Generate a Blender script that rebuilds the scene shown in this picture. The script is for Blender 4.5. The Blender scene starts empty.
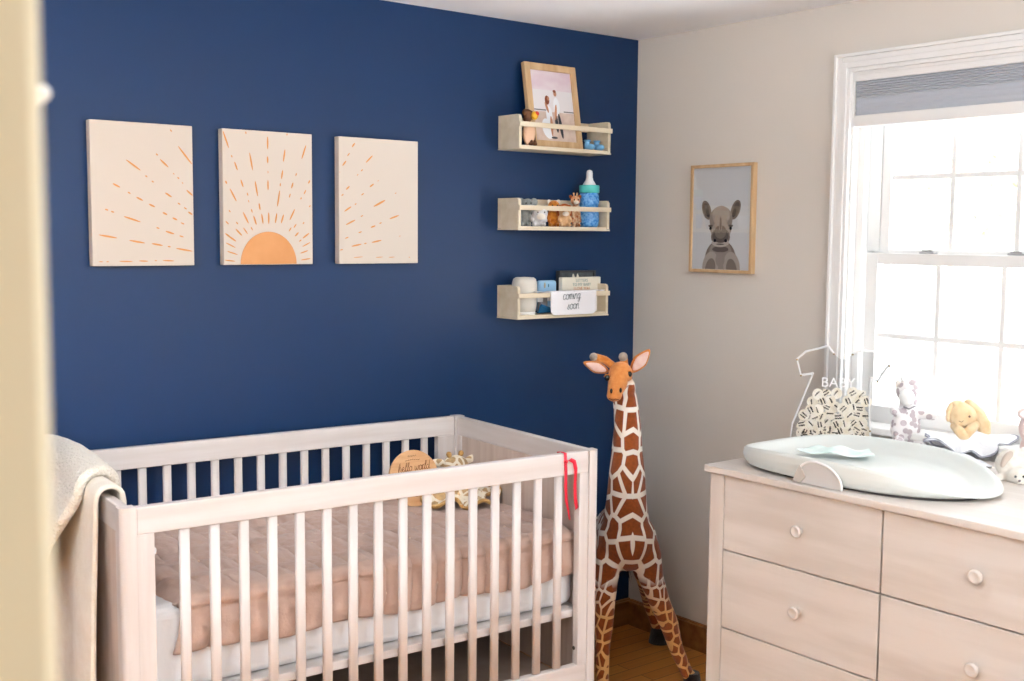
import bpy, bmesh, math, random
from mathutils import Vector, Matrix, Euler
random.seed(7)
SC = bpy.context.scene
C = SC.collection
PI = math.pi

# ------------------------------------------------------------------ camera
YAW, PITCH, ROLL, FPX = 0.671072, -0.0911577, 0.0080469, 1144.854
CAM = Vector((-3.02061, -3.07294, 1.477653))
_f = Vector((math.sin(YAW)*math.cos(PITCH), math.cos(YAW)*math.cos(PITCH), math.sin(PITCH)))
_r0 = Vector((math.cos(YAW), -math.sin(YAW), 0)); _u0 = _r0.cross(_f)
_r = _r0*math.cos(ROLL) + _u0*math.sin(ROLL)
_u = -_r0*math.sin(ROLL) + _u0*math.cos(ROLL)
cam_d = bpy.data.cameras.new('camera'); cam = bpy.data.objects.new('camera', cam_d); C.objects.link(cam)
m = Matrix.Identity(4)
for i in range(3):
    m[i][0] = _r[i]; m[i][1] = _u[i]; m[i][2] = -_f[i]; m[i][3] = CAM[i]
cam.matrix_world = m
cam_d.sensor_width = 36; cam_d.lens = FPX*36/1024
cam_d.clip_start = 0.05
cam_d.dof.use_dof = True; cam_d.dof.focus_distance = 3.7; cam_d.dof.aperture_fstop = 8.0
SC.camera = cam

def at(px, py, n, q):
    """the point where the sight line through a measured image point meets the real plane (normal n through q)"""
    d = _f*FPX + _r*(px-512) - _u*(py-340.5)
    n = Vector(n); return CAM + d*((Vector(q)-CAM).dot(n)/d.dot(n))
def aty(px, py, y): return at(px, py, (0,1,0), (0,y,0))
def atx(px, py, x): return at(px, py, (1,0,0), (x,0,0))
def atz(px, py, z): return at(px, py, (0,0,1), (0,0,z))

# ------------------------------------------------------------------ materials
def lin(c):
    if isinstance(c, str):
        c = tuple(int(c[i:i+2], 16)/255 for i in (0, 2, 4))
    return tuple((v/12.92 if v <= .04045 else ((v+.055)/1.055)**2.4) for v in c) + (1,)
MATS = {}
def mat(name, col, rough=.6, spec=.4, metal=0, bump=0, bscale=200, col2=None, cscale=8, stretch=(1,1,1), detail=3, sheen=0, sss=0, dist=.002):
    if name in MATS: return MATS[name]
    mt = bpy.data.materials.new(name); mt.use_nodes = True; MATS[name] = mt
    N = mt.node_tree.nodes; L = mt.node_tree.links; b = N['Principled BSDF']
    b.inputs['Base Color'].default_value = lin(col); b.inputs['Roughness'].default_value = rough
    b.inputs['Specular IOR Level'].default_value = spec; b.inputs['Metallic'].default_value = metal
    if sheen: b.inputs['Sheen Weight'].default_value = sheen
    tc = N.new('ShaderNodeTexCoord'); mp = N.new('ShaderNodeMapping'); mp.inputs['Scale'].default_value = stretch
    L.new(tc.outputs['Object'], mp.inputs['Vector'])
    if col2 is not None:
        nz = N.new('ShaderNodeTexNoise'); nz.inputs['Scale'].default_value = cscale; nz.inputs['Detail'].default_value = detail
        L.new(mp.outputs['Vector'], nz.inputs['Vector'])
        rp = N.new('ShaderNodeMapRange'); rp.inputs['From Min'].default_value = .35; rp.inputs['From Max'].default_value = .65
        L.new(nz.outputs['Fac'], rp.inputs['Value'])
        mx = N.new('ShaderNodeMix'); mx.data_type = 'RGBA'
        mx.inputs['A'].default_value = lin(col); mx.inputs['B'].default_value = lin(col2)
        L.new(rp.outputs['Result'], mx.inputs['Factor']); L.new(mx.outputs['Result'], b.inputs['Base Color'])
    if bump:
        nb = N.new('ShaderNodeTexNoise'); nb.inputs['Scale'].default_value = bscale; nb.inputs['Detail'].default_value = 3
        L.new(tc.outputs['Object'], nb.inputs['Vector'])
        bp = N.new('ShaderNodeBump'); bp.inputs['Strength'].default_value = bump; bp.inputs['Distance'].default_value = dist
        L.new(nb.outputs['Fac'], bp.inputs['Height']); L.new(bp.outputs['Normal'], b.inputs['Normal'])
    return mt
def wood(name, c1, c2, axis=0, rough=.5, scale=9, along=.12):
    st = [3,3,3]; st[axis] = along*3
    return mat(name, c1, rough, .35, col2=c2, cscale=scale, stretch=st, detail=6, bump=.05, bscale=120)

M_blue = mat('wall_paint_blue', '042850', .42, .32, bump=.12, bscale=350, dist=.0006)
M_beige = mat('wall_paint_beige', 'dcd6ce', .6, .3, bump=.06, bscale=350, dist=.0006)
M_ceil = mat('ceiling_paint', 'fafcff', .8, .2)
M_white = mat('white_gloss_paint', 'f1f1f0', .35, .4)
M_cream = mat('cream_trim_paint', 'd6cdb2', .4, .35)
M_base = wood('baseboard_wood', 'a06c3c', '7d4f28', 0, .4)
M_crib = [wood('whitewashed_wood_%s' % 'xyz'[a], 'ddd7d5', 'd2c9c5', a, .45, 12, .06) for a in range(3)]
M_cribpanel = wood('taupe_panel_wood', 'd0bfb5', 'c0aca1', 2, .5, 12, .08)
M_dress = [wood('pale_ash_wood_%s' % 'xyz'[a], 'dcd5cf', 'cec5bd', a, .45, 7, .1) for a in range(3)]
M_gapdark = mat('dark_gap', '5a3e30', .8)
M_shelf = wood('pale_shelf_wood', 'e2d6c0', 'd4c5aa', 0, .5)
M_oak = [wood('oak_frame_wood_%s' % 'xyz'[a], 'd3b48c', 'bf9b72', a, .45, 12, .1) for a in range(3)]
M_dark = mat('black_plastic', '0c0c0c', .25, .6)
M_steel = mat('dark_steel', '55504a', .3, .5, .8)

def floor_mat():
    mt = mat('floor_planks', 'b06a2a', .32, .5); N = mt.node_tree.nodes; L = mt.node_tree.links; b = N['Principled BSDF']
    tc = N.new('ShaderNodeTexCoord'); br = N.new('ShaderNodeTexBrick')
    br.offset = .37; br.inputs['Color1'].default_value = lin('dc9a48'); br.inputs['Color2'].default_value = lin('c88238')
    br.inputs['Mortar'].default_value = lin('6a3a18'); br.inputs['Scale'].default_value = 1
    br.inputs['Mortar Size'].default_value = .0015; br.inputs['Brick Width'].default_value = .9; br.inputs['Row Height'].default_value = .058
    L.new(tc.outputs['Object'], br.inputs['Vector'])
    mp = N.new('ShaderNodeMapping'); mp.inputs['Scale'].default_value = (1.5, 30, 1); L.new(tc.outputs['Object'], mp.inputs['Vector'])
    nz = N.new('ShaderNodeTexNoise'); nz.inputs['Scale'].default_value = 3; nz.inputs['Detail'].default_value = 6; L.new(mp.outputs['Vector'], nz.inputs['Vector'])
    mx = N.new('ShaderNodeMix'); mx.data_type = 'RGBA'; mx.blend_type = 'MULTIPLY'; mx.inputs['Factor'].default_value = .5
    cr = N.new('ShaderNodeValToRGB'); cr.color_ramp.elements[0].color = lin('a08878'); cr.color_ramp.elements[1].color = (1,1,1,1)
    L.new(nz.outputs['Fac'], cr.inputs['Fac'])
    L.new(br.outputs['Color'], mx.inputs['A']); L.new(cr.outputs['Color'], mx.inputs['B']); L.new(mx.outputs['Result'], b.inputs['Base Color'])
    return mt
M_floor = floor_mat()

def glass_mat(name, refl=.06, tint='ffffff', rough=.0):
    mt = bpy.data.materials.new(name); mt.use_nodes = True; MATS[name] = mt
    N = mt.node_tree.nodes; L = mt.node_tree.links; N.remove(N['Principled BSDF'])
    t = N.new('ShaderNodeBsdfTransparent'); t.inputs['Color'].default_value = lin(tint)
    g = N.new('ShaderNodeBsdfGlossy'); g.inputs['Roughness'].default_value = rough
    x = N.new('ShaderNodeMixShader'); x.inputs['Fac'].default_value = refl
    L.new(t.outputs[0], x.inputs[1]); L.new(g.outputs[0], x.inputs[2]); L.new(x.outputs[0], N['Material Output'].inputs['Surface'])
    return mt
M_glass = glass_mat('window_glass')
M_acryl = glass_mat('clear_acrylic', .025, 'fafafa')

# ------------------------------------------------------------------ mesh helpers
class MB:
    """collects shapes (with material slots) into one mesh"""
    def __init__(s): s.bm = bmesh.new(); s.k = 0
    def _new(s, verts, M=None, smooth=False):
        if M is not None: bmesh.ops.transform(s.bm, matrix=M, verts=verts)
        for f in {f for v in verts for f in v.link_faces}: f.material_index = s.k; f.smooth = smooth
        return verts
    def box(s, a, b, bevel=0, M=None, seg=2):
        a = Vector(a); b = Vector(b); c = (a+b)/2; d = b-a
        t = bmesh.new(); r = bmesh.ops.create_cube(t, size=1)['verts']
        bmesh.ops.transform(t, matrix=Matrix.Translation(c) @ Matrix.Diagonal((abs(d.x), abs(d.y), abs(d.z), 1)), verts=r)
        if bevel: bmesh.ops.bevel(t, geom=list(t.edges), offset=bevel, segments=seg, affect='EDGES', profile=.5)
        return s.merge(t, M, smooth=False)
    def merge(s, t, M=None, smooth=None):
        mp = {}
        for v in t.verts: mp[v] = s.bm.verts.new((M @ v.co) if M is not None else v.co)
        for f in t.faces:
            try: nf = s.bm.faces.new([mp[v] for v in f.verts])
            except ValueError: continue
            nf.material_index = s.k; nf.smooth = f.smooth if smooth is None else smooth
        t.free(); return list(mp.values())
    def ball(s, c, r, rot=None, seg=20):
        if not hasattr(r, '__len__'): r = (r, r, r)
        M = Matrix.Translation(Vector(c)) @ (rot.to_4x4() if rot is not None else Matrix.Identity(4)) @ Matrix.Diagonal((*r, 1))
        t = bmesh.new(); bmesh.ops.create_uvsphere(t, u_segments=seg, v_segments=max(6, seg*2//3), radius=1)
        return s.merge(t, M, True)
    def cone(s, p, q, r0, r1, seg=20, caps=True, smooth=True):
        p = Vector(p); q = Vector(q); d = q-p
        M = Matrix.Translation((p+q)/2) @ d.to_track_quat('Z', 'Y').to_matrix().to_4x4()
        t = bmesh.new(); bmesh.ops.create_cone(t, cap_ends=caps, segments=seg, radius1=max(r0, 1e-5), radius2=max(r1, 1e-5), depth=d.length)
        for f in t.faces: f.smooth = smooth and len(f.verts) == 4
        return s.merge(t, M)
    def capsule(s, p, q, r0, r1, seg=16):
        s.ball(p, r0, seg=seg); s.ball(q, r1, seg=seg); s.cone(p, q, r0, r1, seg)
    def chain(s, pts, seg=16):
        for (a, ra), (b, rb) in zip(pts, pts[1:]): s.capsule(a, b, ra, rb, seg)
    def tube(s, pts, r, seg=10, flat=None):
        pts = [Vector(p) for p in pts]; rings = []
        for i, p in enumerate(pts):
            d = (pts[min(i+1, len(pts)-1)] - pts[max(i-1, 0)]).normalized()
            R = d.to_track_quat('Z', 'Y').to_matrix()
            rr = r[i] if hasattr(r, '__len__') else r
            rings.append([s.bm.verts.new(p + R @ Vector((math.cos(a)*rr, math.sin(a)*rr, 0))) for a in [2*PI*j/seg for j in range(seg)]])
        for A, B in zip(rings, rings[1:]):
            for j in range(seg):
                f = s.bm.faces.new((A[j], A[(j+1) % seg], B[(j+1) % seg], B[j])); f.material_index = s.k; f.smooth = True
        for R_, rev in ((rings[0], True), (rings[-1], False)):
            f = s.bm.faces.new(R_[::-1] if rev else R_); f.material_index = s.k
    def lathe(s, prof, c=(0,0,0), seg=32, smooth=True):
        c = Vector(c); rings = []
        for r, z in prof:
            if r < 1e-6: rings.append([s.bm.verts.new(c+Vector((0,0,z)))])
            else: rings.append([s.bm.verts.new(c+Vector((r*math.cos(2*PI*j/seg), r*math.sin(2*PI*j/seg), z))) for j in range(seg)])
        for A, B in zip(rings, rings[1:]):
            for j in range(seg):
                k = (j+1) % seg
                if len(A) == 1 and len(B) == 1: continue
                vs = (A[0], B[k], B[j]) if len(A) == 1 else ((A[j], A[k], B[0]) if len(B) == 1 else (A[j], A[k], B[k], B[j]))
                f = s.bm.faces.new(vs); f.material_index = s.k; f.smooth = smooth
    def grid(s, fn, nu, nv, smooth=True, closeu=False):
        V = [[s.bm.verts.new(fn(i/nu, j/nv)) for j in range(nv+1)] for i in range(nu + (0 if closeu else 1))]
        for i in range(nu):
            for j in range(nv):
                A = V[i]; B = V[(i+1) % len(V)]
                f = s.bm.faces.new((A[j], B[j], B[j+1], A[j+1])); f.material_index = s.k; f.smooth = smooth
    def prism(s, pts, n, th, smooth=False):
        """a flat outline pts (3D) given thickness th along n"""
        n = Vector(n).normalized()*th; pts = [Vector(p) for p in pts]
        A = [s.bm.verts.new(p) for p in pts]; B = [s.bm.verts.new(p+n) for p in pts]; N_ = len(pts)
        fs = [s.bm.faces.new(A), s.bm.faces.new(B[::-1])]
        for i in range(N_):
            fs.append(s.bm.faces.new((A[(i+1) % N_], A[i], B[i], B[(i+1) % N_])))
        for f in fs: f.material_index = s.k; f.smooth = smooth
    def ellipse(s, c, ax, ay, n=18):
        c = Vector(c); ax = Vector(ax); ay = Vector(ay)
        f = s.bm.faces.new([s.bm.verts.new(c+ax*math.cos(2*PI*i/n)+ay*math.sin(2*PI*i/n)) for i in range(n)]); f.material_index = s.k
    def mesh(s, me, M):
        t = bmesh.new(); t.from_mesh(me); s.merge(t, M)

RM = {}
def obj(name, mb, mats, parent=None, root=None, fix=True):
    """links the collected shapes as ONE mesh object; shapes are given in world space and stored relative to their thing"""
    bm = mb.bm if isinstance(mb, MB) else mb
    base = root or parent
    while base is not None and base.parent is not None: base = base.parent
    if base is not None and base.name in RM:
        bmesh.ops.transform(bm, matrix=RM[base.name].inverted(), verts=bm.verts)
    if fix: bmesh.ops.recalc_face_normals(bm, faces=bm.faces)
    me = bpy.data.meshes.new(name); bm.to_mesh(me); bm.free()
    for mt in (mats if isinstance(mats, (list, tuple)) else [mats]): me.materials.append(mt)
    o = bpy.data.objects.new(name, me); C.objects.link(o)
    if parent is not None: o.parent = parent
    return o
def thing(name, label, cat, loc=(0,0,0), rotz=0, group=None):
    o = bpy.data.objects.new(name, None); C.objects.link(o); o.location = loc; o.rotation_euler = (0,0,rotz)
    o.empty_display_size = .05
    RM[o.name] = Matrix.Translation(Vector(loc)) @ Matrix.Rotation(rotz, 4, 'Z')
    o['label'] = label; o['category'] = cat
    if group: o['group'] = group
    return o
def tag(o, label, cat, group=None, kind=None):
    o['label'] = label; o['category'] = cat
    if group: o['group'] = group
    if kind: o['kind'] = kind
    return o
def struct(name, mb, mats, parent=None):
    o = obj(name, mb, mats, parent)
    if parent is None: o['kind'] = 'structure'
    return o
def sthing(name):
    o = bpy.data.objects.new(name, None); C.objects.link(o); o['kind'] = 'structure'; o.empty_display_size = .05
    return o
def label(o, t): o['label'] = t; return o

def remesh(mb, vox, smooth=3, extra=None):
    """fuses overlapping closed shapes into one continuous skin"""
    bmesh.ops.recalc_face_normals(mb.bm, faces=mb.bm.faces)
    me = bpy.data.meshes.new('t'); mb.bm.to_mesh(me); mb.bm.free()
    o = bpy.data.objects.new('t', me); C.objects.link(o)
    r = o.modifiers.new('r', 'REMESH'); r.mode = 'VOXEL'; r.voxel_size = vox; r.use_smooth_shade = True
    if smooth:
        sm = o.modifiers.new('s', 'SMOOTH'); sm.iterations = smooth; sm.factor = .5
    dg = bpy.context.evaluated_depsgraph_get(); dg.update()
    me2 = bpy.data.meshes.new_from_object(o.evaluated_get(dg))
    bpy.data.objects.remove(o); out = MB(); t = bmesh.new(); t.from_mesh(me2)
    if extra: extra(t)
    out.merge(t, None, True); bpy.data.meshes.remove(me2); return out
def solid(mb, th, sub=0):
    """gives a cloth surface real thickness"""
    me = bpy.data.meshes.new('t'); mb.bm.to_mesh(me); mb.bm.free()
    o = bpy.data.objects.new('t', me); C.objects.link(o)
    r = o.modifiers.new('r', 'SOLIDIFY'); r.thickness = th; r.offset = 0
    if sub: q = o.modifiers.new('q', 'SUBSURF'); q.levels = sub
    dg = bpy.context.evaluated_depsgraph_get(); dg.update()
    me2 = bpy.data.meshes.new_from_object(o.evaluated_get(dg))
    bpy.data.objects.remove(o); out = MB(); t = bmesh.new(); t.from_mesh(me2); out.merge(t, None, True); return out
def text(s, size, shear=0, ext=.0004, bold=0):
    cu = bpy.data.curves.new('t', 'FONT'); cu.body = s; cu.size = size; cu.align_x = 'CENTER'; cu.align_y = 'CENTER'
    cu.extrude = ext; cu.shear = shear; cu.offset = bold; cu.resolution_u = 3
    o = bpy.data.objects.new('t', cu); C.objects.link(o)
    dg = bpy.context.evaluated_depsgraph_get(); dg.update()
    me = bpy.data.meshes.new_from_object(o.evaluated_get(dg)); bpy.data.objects.remove(o); return me
def frame_m(origin, x, z):
    """matrix whose local x runs along x, local y along z, local z out of the surface"""
    x = Vector(x).normalized(); y = Vector(z).normalized(); n = x.cross(y)
    M = Matrix.Identity(4)
    for i in range(3): M[i][0] = x[i]; M[i][1] = y[i]; M[i][2] = n[i]; M[i][3] = origin[i]
    return M

# cursive lettering as pen strokes (x right, y up, unit = x-height)
def arc(cx, cy, rx, ry, a0, a1, n=8):
    return [(cx+rx*math.cos(math.radians(a0+(a1-a0)*i/n)), cy+ry*math.sin(math.radians(a0+(a1-a0)*i/n))) for i in range(n+1)]
GL = {
 'h': ([[(0,0),(.05,1.2),(.25,1.9),(.3,1.3),(.1,.3),(.08,0)], [(.1,.3)]+arc(.38,.6,.22,.4,150,0)+[(.62,.1),(.8,.0)]], .82),
 'e': ([[(0,.35),(.5,.6)]+arc(.33,.6,.2,.4,10,180)+arc(.4,.45,.27,.45,180,330)+[(.75,.3)]], .74),
 'l': ([[(0,.1),(.4,1.3),(.38,1.85),(.2,1.75),(.15,.6)]+arc(.3,.25,.15,.25,180,330)+[(.55,.2)]], .52),
 'o': ([arc(.35,.5,.32,.5,90,450,14)+[(.55,.85),(.8,.8)]], .8),
 'w': ([[(0,.95),(.08,.2),(.25,0),(.42,.3),(.45,.9),(.5,.2),(.65,0),(.85,.35),(.88,.95),(1.05,.85)]], 1.05),
 'r': ([[(0,0),(.08,1.0),(.15,.9),(.35,1.0),(.4,.8)], [(.08,.6),(.1,0),(.4,.1)]], .5),
 'd': ([arc(.32,.45,.3,.45,60,330,12)+[(.62,.5),(.75,1.9),(.68,.4),(.78,0),(.95,.15)]], .95),
 'c': ([arc(.38,.5,.32,.5,50,320,10)+[(.75,.3)]], .72),
 'm': ([[(0,0),(.06,.95)], [(.06,.5)]+arc(.24,.65,.14,.35,160,0)+[(.4,0)], [(.4,.5)]+arc(.56,.65,.14,.35,160,0)+[(.72,.05),(.9,.1)]], .92),
 'i': ([[(0,.4),(.12,.95),(.14,.15),(.3,0),(.42,.2)], [(.16,1.4),(.2,1.45)]], .44),
 'n': ([[(0,0),(.06,.95)], [(.06,.5)]+arc(.3,.6,.2,.4,160,0)+[(.52,.05),(.7,.1)]], .7),
 'g': ([arc(.32,.5,.28,.45,50,320,10)+[(.6,.9),(.60,-.3),(.42,-.65),(.2,-.45),(.5,-.1),(.8,.2)]], .84),
 's': ([[(.0,.1),(.3,1.0),(.28,.85),(.5,.35),(.3,0),(.08,.1)], ], .6),
 ' ': ([], .6),
}
def script(mb, s, M, size, w, slant=.25):
    tot = sum(GL[ch][1] for ch in s); x = -tot/2
    for ch in s:
        st, adv = GL[ch]
        for line in st:
            pts = [M @ Vector(((x+a+slant*b)*size, b*size, 0)) for a, b in line]
            if len(pts) > 1: mb.tube(pts, w, 6)
        x += adv
    return mb

# ------------------------------------------------------------------ the room
H = 2.196; XL = -3.75; YN = -2.62; YO = -2.75
# floor, ceiling
b = MB(); b.box((XL-.15, YO-1.6, -.1), (.14, .14, 0)); struct('floor', b, M_floor)
b = MB(); b.box((XL-.15, YO-1.6, H), (.14, .14, H+.1)); struct('ceiling', b, M_ceil)
b = MB(); b.box((XL-.15, 0, 0), (.14, .14, H)); struct('wall_back', b, M_blue)
# right wall with the window opening
WY0, WY1, WZ0, WZ1 = -1.675, -.930, .90, 1.986
b = MB()
b.box((0, WY1, 0), (.14, 0, H)); b.box((0, YO, 0), (.14, WY0, H)); b.box((0, WY0, 0), (.14, WY1, WZ0)); b.box((0, WY0, WZ1), (.14, WY1, H))
struct('wall_right', b, M_beige)
b = MB(); b.box((XL-.15, YO, 0), (XL, 0, H)); struct('wall_left', b, M_beige)
# near wall: doorway (the camera looks in through it) and an unseen added window
DX0, DX1, DZ = -2.9485, -2.06, 2.05
VX0, VX1, VZ0, VZ1 = -1.92, -.18, .55, 2.08
b = MB()
b.box((XL, YO, 0), (DX0, YN, H)); b.box((DX0, YO, DZ), (DX1, YN, H)); b.box((DX1, YO, 0), (VX0, YN, H))
b.box((VX0, YO, 0), (VX1, YN, VZ0)); b.box((VX0, YO, VZ1), (VX1, YN, H)); b.box((VX1, YO, 0), (0, YN, H))
struct('wall_near', b, M_beige)
# hallway around the camera, unseen; added to keep sky light off the jamb
b = MB(); b.box((XL-.15, YO-1.7, 0), (.14, YO-1.6, H)); struct('wall_hallway', b, M_beige)
b = MB(); b.box((XL-.25, YO-1.6, 0), (XL-.15, YO, H)); struct('wall_hallway_end', b, M_beige)
# baseboards with a small cap moulding
def baseboard(name, a, bb, nrm):
    m_ = MB(); a = Vector(a); bb = Vector(bb); n = Vector(nrm)
    m_.box(a, bb+n*.013+Vector((0,0,.088)))
    lo = a+Vector((0,0,.088)); m_.box(lo, bb+n*.018+Vector((0,0,.094))); m_.box(a+Vector((0,0,.094)), bb+n*.010+Vector((0,0,.1)))
    return struct(name, m_, M_base)
baseboard('baseboard_back', (XL, 0, 0), (0, 0, 0), (0,-1,0))
baseboard('baseboard_right', (0, YN, 0), (0, -.018, 0), (-1,0,0))
# doorway lining and casing
o = sthing('door_1')
b = MB()
b.box((DX0-.02, YO-.012, 0), (DX0+.02, YN+.012, DZ), .004)
b.box((DX1-.02, YO-.012, 0), (DX1+.02, YN+.012, DZ), .004)
b.box((DX0+.02, YO-.012, DZ-.02), (DX1-.02, YN+.012, DZ), .004)
struct('door_jamb', b, M_cream, o)
b = MB()
for x0, x1 in ((DX0-.075, DX0-.004), (DX1+.004, DX1+.075)):
    for y0, y1 in ((YO-.018, YO), (YN, YN+.018)): b.box((x0, y0, 0), (x1, y1, DZ+.07), .006)
for y0, y1 in ((YO-.018, YO), (YN, YN+.018)): b.box((DX0-.004, y0, DZ), (DX1+.004, y1, DZ+.07), .006)
struct('door_casing', b, M_cream, o)

# white hook on the jamb
hk = thing('wall_hook', 'small white curved hook on the cream door frame at the left edge', 'hook', (DX0+.01, YN+.03, 1.50))
hx = -2.8795; hy = YN+.035
b = MB(); b.box((DX0-.02, YN+.0185, 1.500), (DX0+.015, YN+.024, 1.545), .002); b.box((DX0-.01, YN+.024, 1.515), (DX0+.005, YN+.045, 1.535), .003); obj('back_plate', b, M_white, hk)
b = MB(); b.tube([(DX0+.0, hy, 1.522), (hx-.030, hy, 1.524), (hx-.018, hy, 1.527), (hx-.008, hy, 1.5285), (hx-.001, hy, 1.531), (hx+.002, hy, 1.5335)], [.0035, .0035, .0035, .0035, .0034, .003], 12)
b.ball((hx+.0022, hy, 1.5337), .0033); b.ball((hx-.0125, hy, 1.520), (.004,.006,.0065))
obj('hook_prong', b, M_white, hk)

# ------------------------------------------------------------------ window_1
w = sthing('window_1')
def sash(name, x, y0, y1, z0, z1, st, br, tr, nx, nz, par, lab=None):
    m_ = MB(); d = .034
    m_.box((x, y1-st, z0), (x+d, y1, z1), .002); m_.box((x, y0, z0), (x+d, y0+st, z1), .002)
    m_.box((x, y0+st, z0), (x+d, y1-st, z0+br), .002); m_.box((x, y0+st, z1-tr), (x+d, y1-st, z1), .002)
    gy0, gy1, gz0, gz1 = y0+st, y1-st, z0+br, z1-tr
    for i in range(1, nx):
        yy = gy0+(gy1-gy0)*i/nx; m_.box((x+.008, yy-.008, gz0), (x+.026, yy+.008, gz1), .003)
    for i in range(1, nz):
        zz = gz0+(gz1-gz0)*i/nz; m_.box((x+.0085, gy0, zz-.008), (x+.0255, gy1, zz+.008), .003)
    s_ = obj(name, m_, M_white, par)
    g = MB(); g.box((x+.015, gy0, gz0), (x+.019, gy1, gz1)); obj('pane', g, M_glass, s_)
    return s_
sash('lower_sash', .055, WY0+.02, WY1-.034, .915, 1.434, .042, .048, .034, 3, 2, w)
sash('upper_sash', .095, WY0+.02, WY1-.054, 1.405, 1.955, .032, .04, .07, 3, 2, w)
b = MB()   # frame lining with its tracks
b.box((0, WY1-.012, WZ0), (.14, WY1, WZ1)); b.box((0, WY0, WZ0), (.14, WY0+.012, WZ1)); b.box((0, WY0+.012, WZ1-.012), (.14, WY1-.012, WZ1))
b.box((.03, WY1-.034, WZ0), (.05, WY1-.012, WZ1-.012)); b.box((.09, WY1-.054, 1.44), (.0945, WY1-.012, WZ1-.012)); b.box((.03, WY0+.012, WZ0), (.05, WY0+.02, WZ1-.012))
b.box((.125, WY1-.075, WZ0), (.135, WY1-.012, WZ1-.012)); b.box((.05, WY0+.012, WZ0), (.14, WY1-.012, WZ0+.015))
obj('window_lining', b, M_white, w)
b = MB()   # moulded casing
def casing(y0, y1, z0, z1, wd=.056):
    for (o0, o1, t) in ((0, .012, .014), (.012, .03, .019), (.03, .046, .016), (.046, wd, .024)):
        b.box((-t, y1+o0, z0), (0, y1+o1, z1+o1), .002); b.box((-t, y0-o1, z0), (0, y0-o0, z1+o1), .002)
        b.box((-t, y0-o0, z1+o0), (0, y1+o0, z1+o1), .002)
casing(WY0+.004, WY1-.004, WZ0+.012, WZ1-.004)
obj('window_casing', b, M_white, w)
b = MB(); b.box((-.045, WY0-.085, WZ0-.010), (.055, WY1+.085, WZ0+.012), .005); obj('window_stool', b, M_white, w)
b = MB(); b.box((-.016, WY0-.065, WZ0-.08), (0, WY1+.065, WZ0-.010), .004); obj('window_apron', b, M_white, w)
for yy in (-1.165, -1.44):
    p_ = MB(); p_.box((.062, yy-.024, 1.434), (.086, yy+.024, 1.440), .002); p_.box((.066, yy-.016, 1.440), (.080, yy+.018, 1.446), .002)
    obj('sash_lock', p_, mat('grey_latch', 'a8a8aa', .4, .5), w)
# unseen second window in the near wall, added to let in fill light
w2 = sthing('fill_window')
b = MB(); t = .04
b.box((VX0, YO+.03, VZ0), (VX0+t, YN, VZ1)); b.box((VX1-t, YO+.03, VZ0), (VX1, YN, VZ1)); b.box((VX0+t, YO+.03, VZ0), (VX1-t, YN, VZ0+t)); b.box((VX0+t, YO+.03, VZ1-t), (VX1-t, YN, VZ1))
for i in range(1, 4): xx = VX0+(VX1-VX0)*i/4; b.box((xx-.01, YO+.06, VZ0+t), (xx+.01, YO+.08, VZ1-t))
b.box((VX0+t, YO+.055, 1.38), (VX1-t, YO+.09, 1.42))
obj('fill_window_frame', b, M_white, w2)
b = MB(); b.box((VX0-.06, YN, VZ0-.06), (VX0, YN+.018, VZ1+.06)); b.box((VX1, YN, VZ0-.06), (VX1+.06, YN+.018, VZ1+.06)); b.box((VX0, YN, VZ1), (VX1, YN+.018, VZ1+.06)); b.box((VX0, YN, VZ0-.06), (VX1, YN+.03, VZ0))
obj('window_casing', b, M_white, w2)

# cellular shade
sh = thing('cellular_shade', 'grey-blue pleated shade raised to the top of the bright window', 'window shade', (.015, (WY0+WY1)/2, WZ1-.16))
M_shade = mat('shade_fabric', 'b6bcc6', .8, .2, bump=.1, bscale=400)
sy0, sy1 = WY0+.013, WY1-.0125
ZT = WZ1-.0125
b = MB(); b.box((-.004, sy0, ZT-.020), (.026, sy1, ZT), .003); obj('head_rail', b, M_white, sh)
def shfn(i, j):
    h_ = .052 if i < .5 else .0      # tight pleats stacked above, two stretched cells below
    if i < .6: z = ZT-.020-.050*(i/.6); d = .0045*(1-abs(((i/.6*7) % 1)*2-1))
    else: q = (i-.6)/.4; z = ZT-.070-.052*q; d = .0022*(1-abs(((q*3) % 1)*2-1))
    return Vector((.004-d, sy0+.002+(sy1-sy0-.004)*j, z))
b = MB(); b.grid(shfn, 140, 1, smooth=False)
b.grid(lambda i, j: Vector((.022, sy0+.002+(sy1-sy0-.004)*j, ZT-.020-i*.102)), 1, 1, False)
obj('pleated_fabric', b, M_shade, sh)
b = MB(); b.box((-.004, sy0, ZT-.157), (.026, sy1, ZT-.122), .004); obj('bottom_rail', b, M_white, sh)

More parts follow.
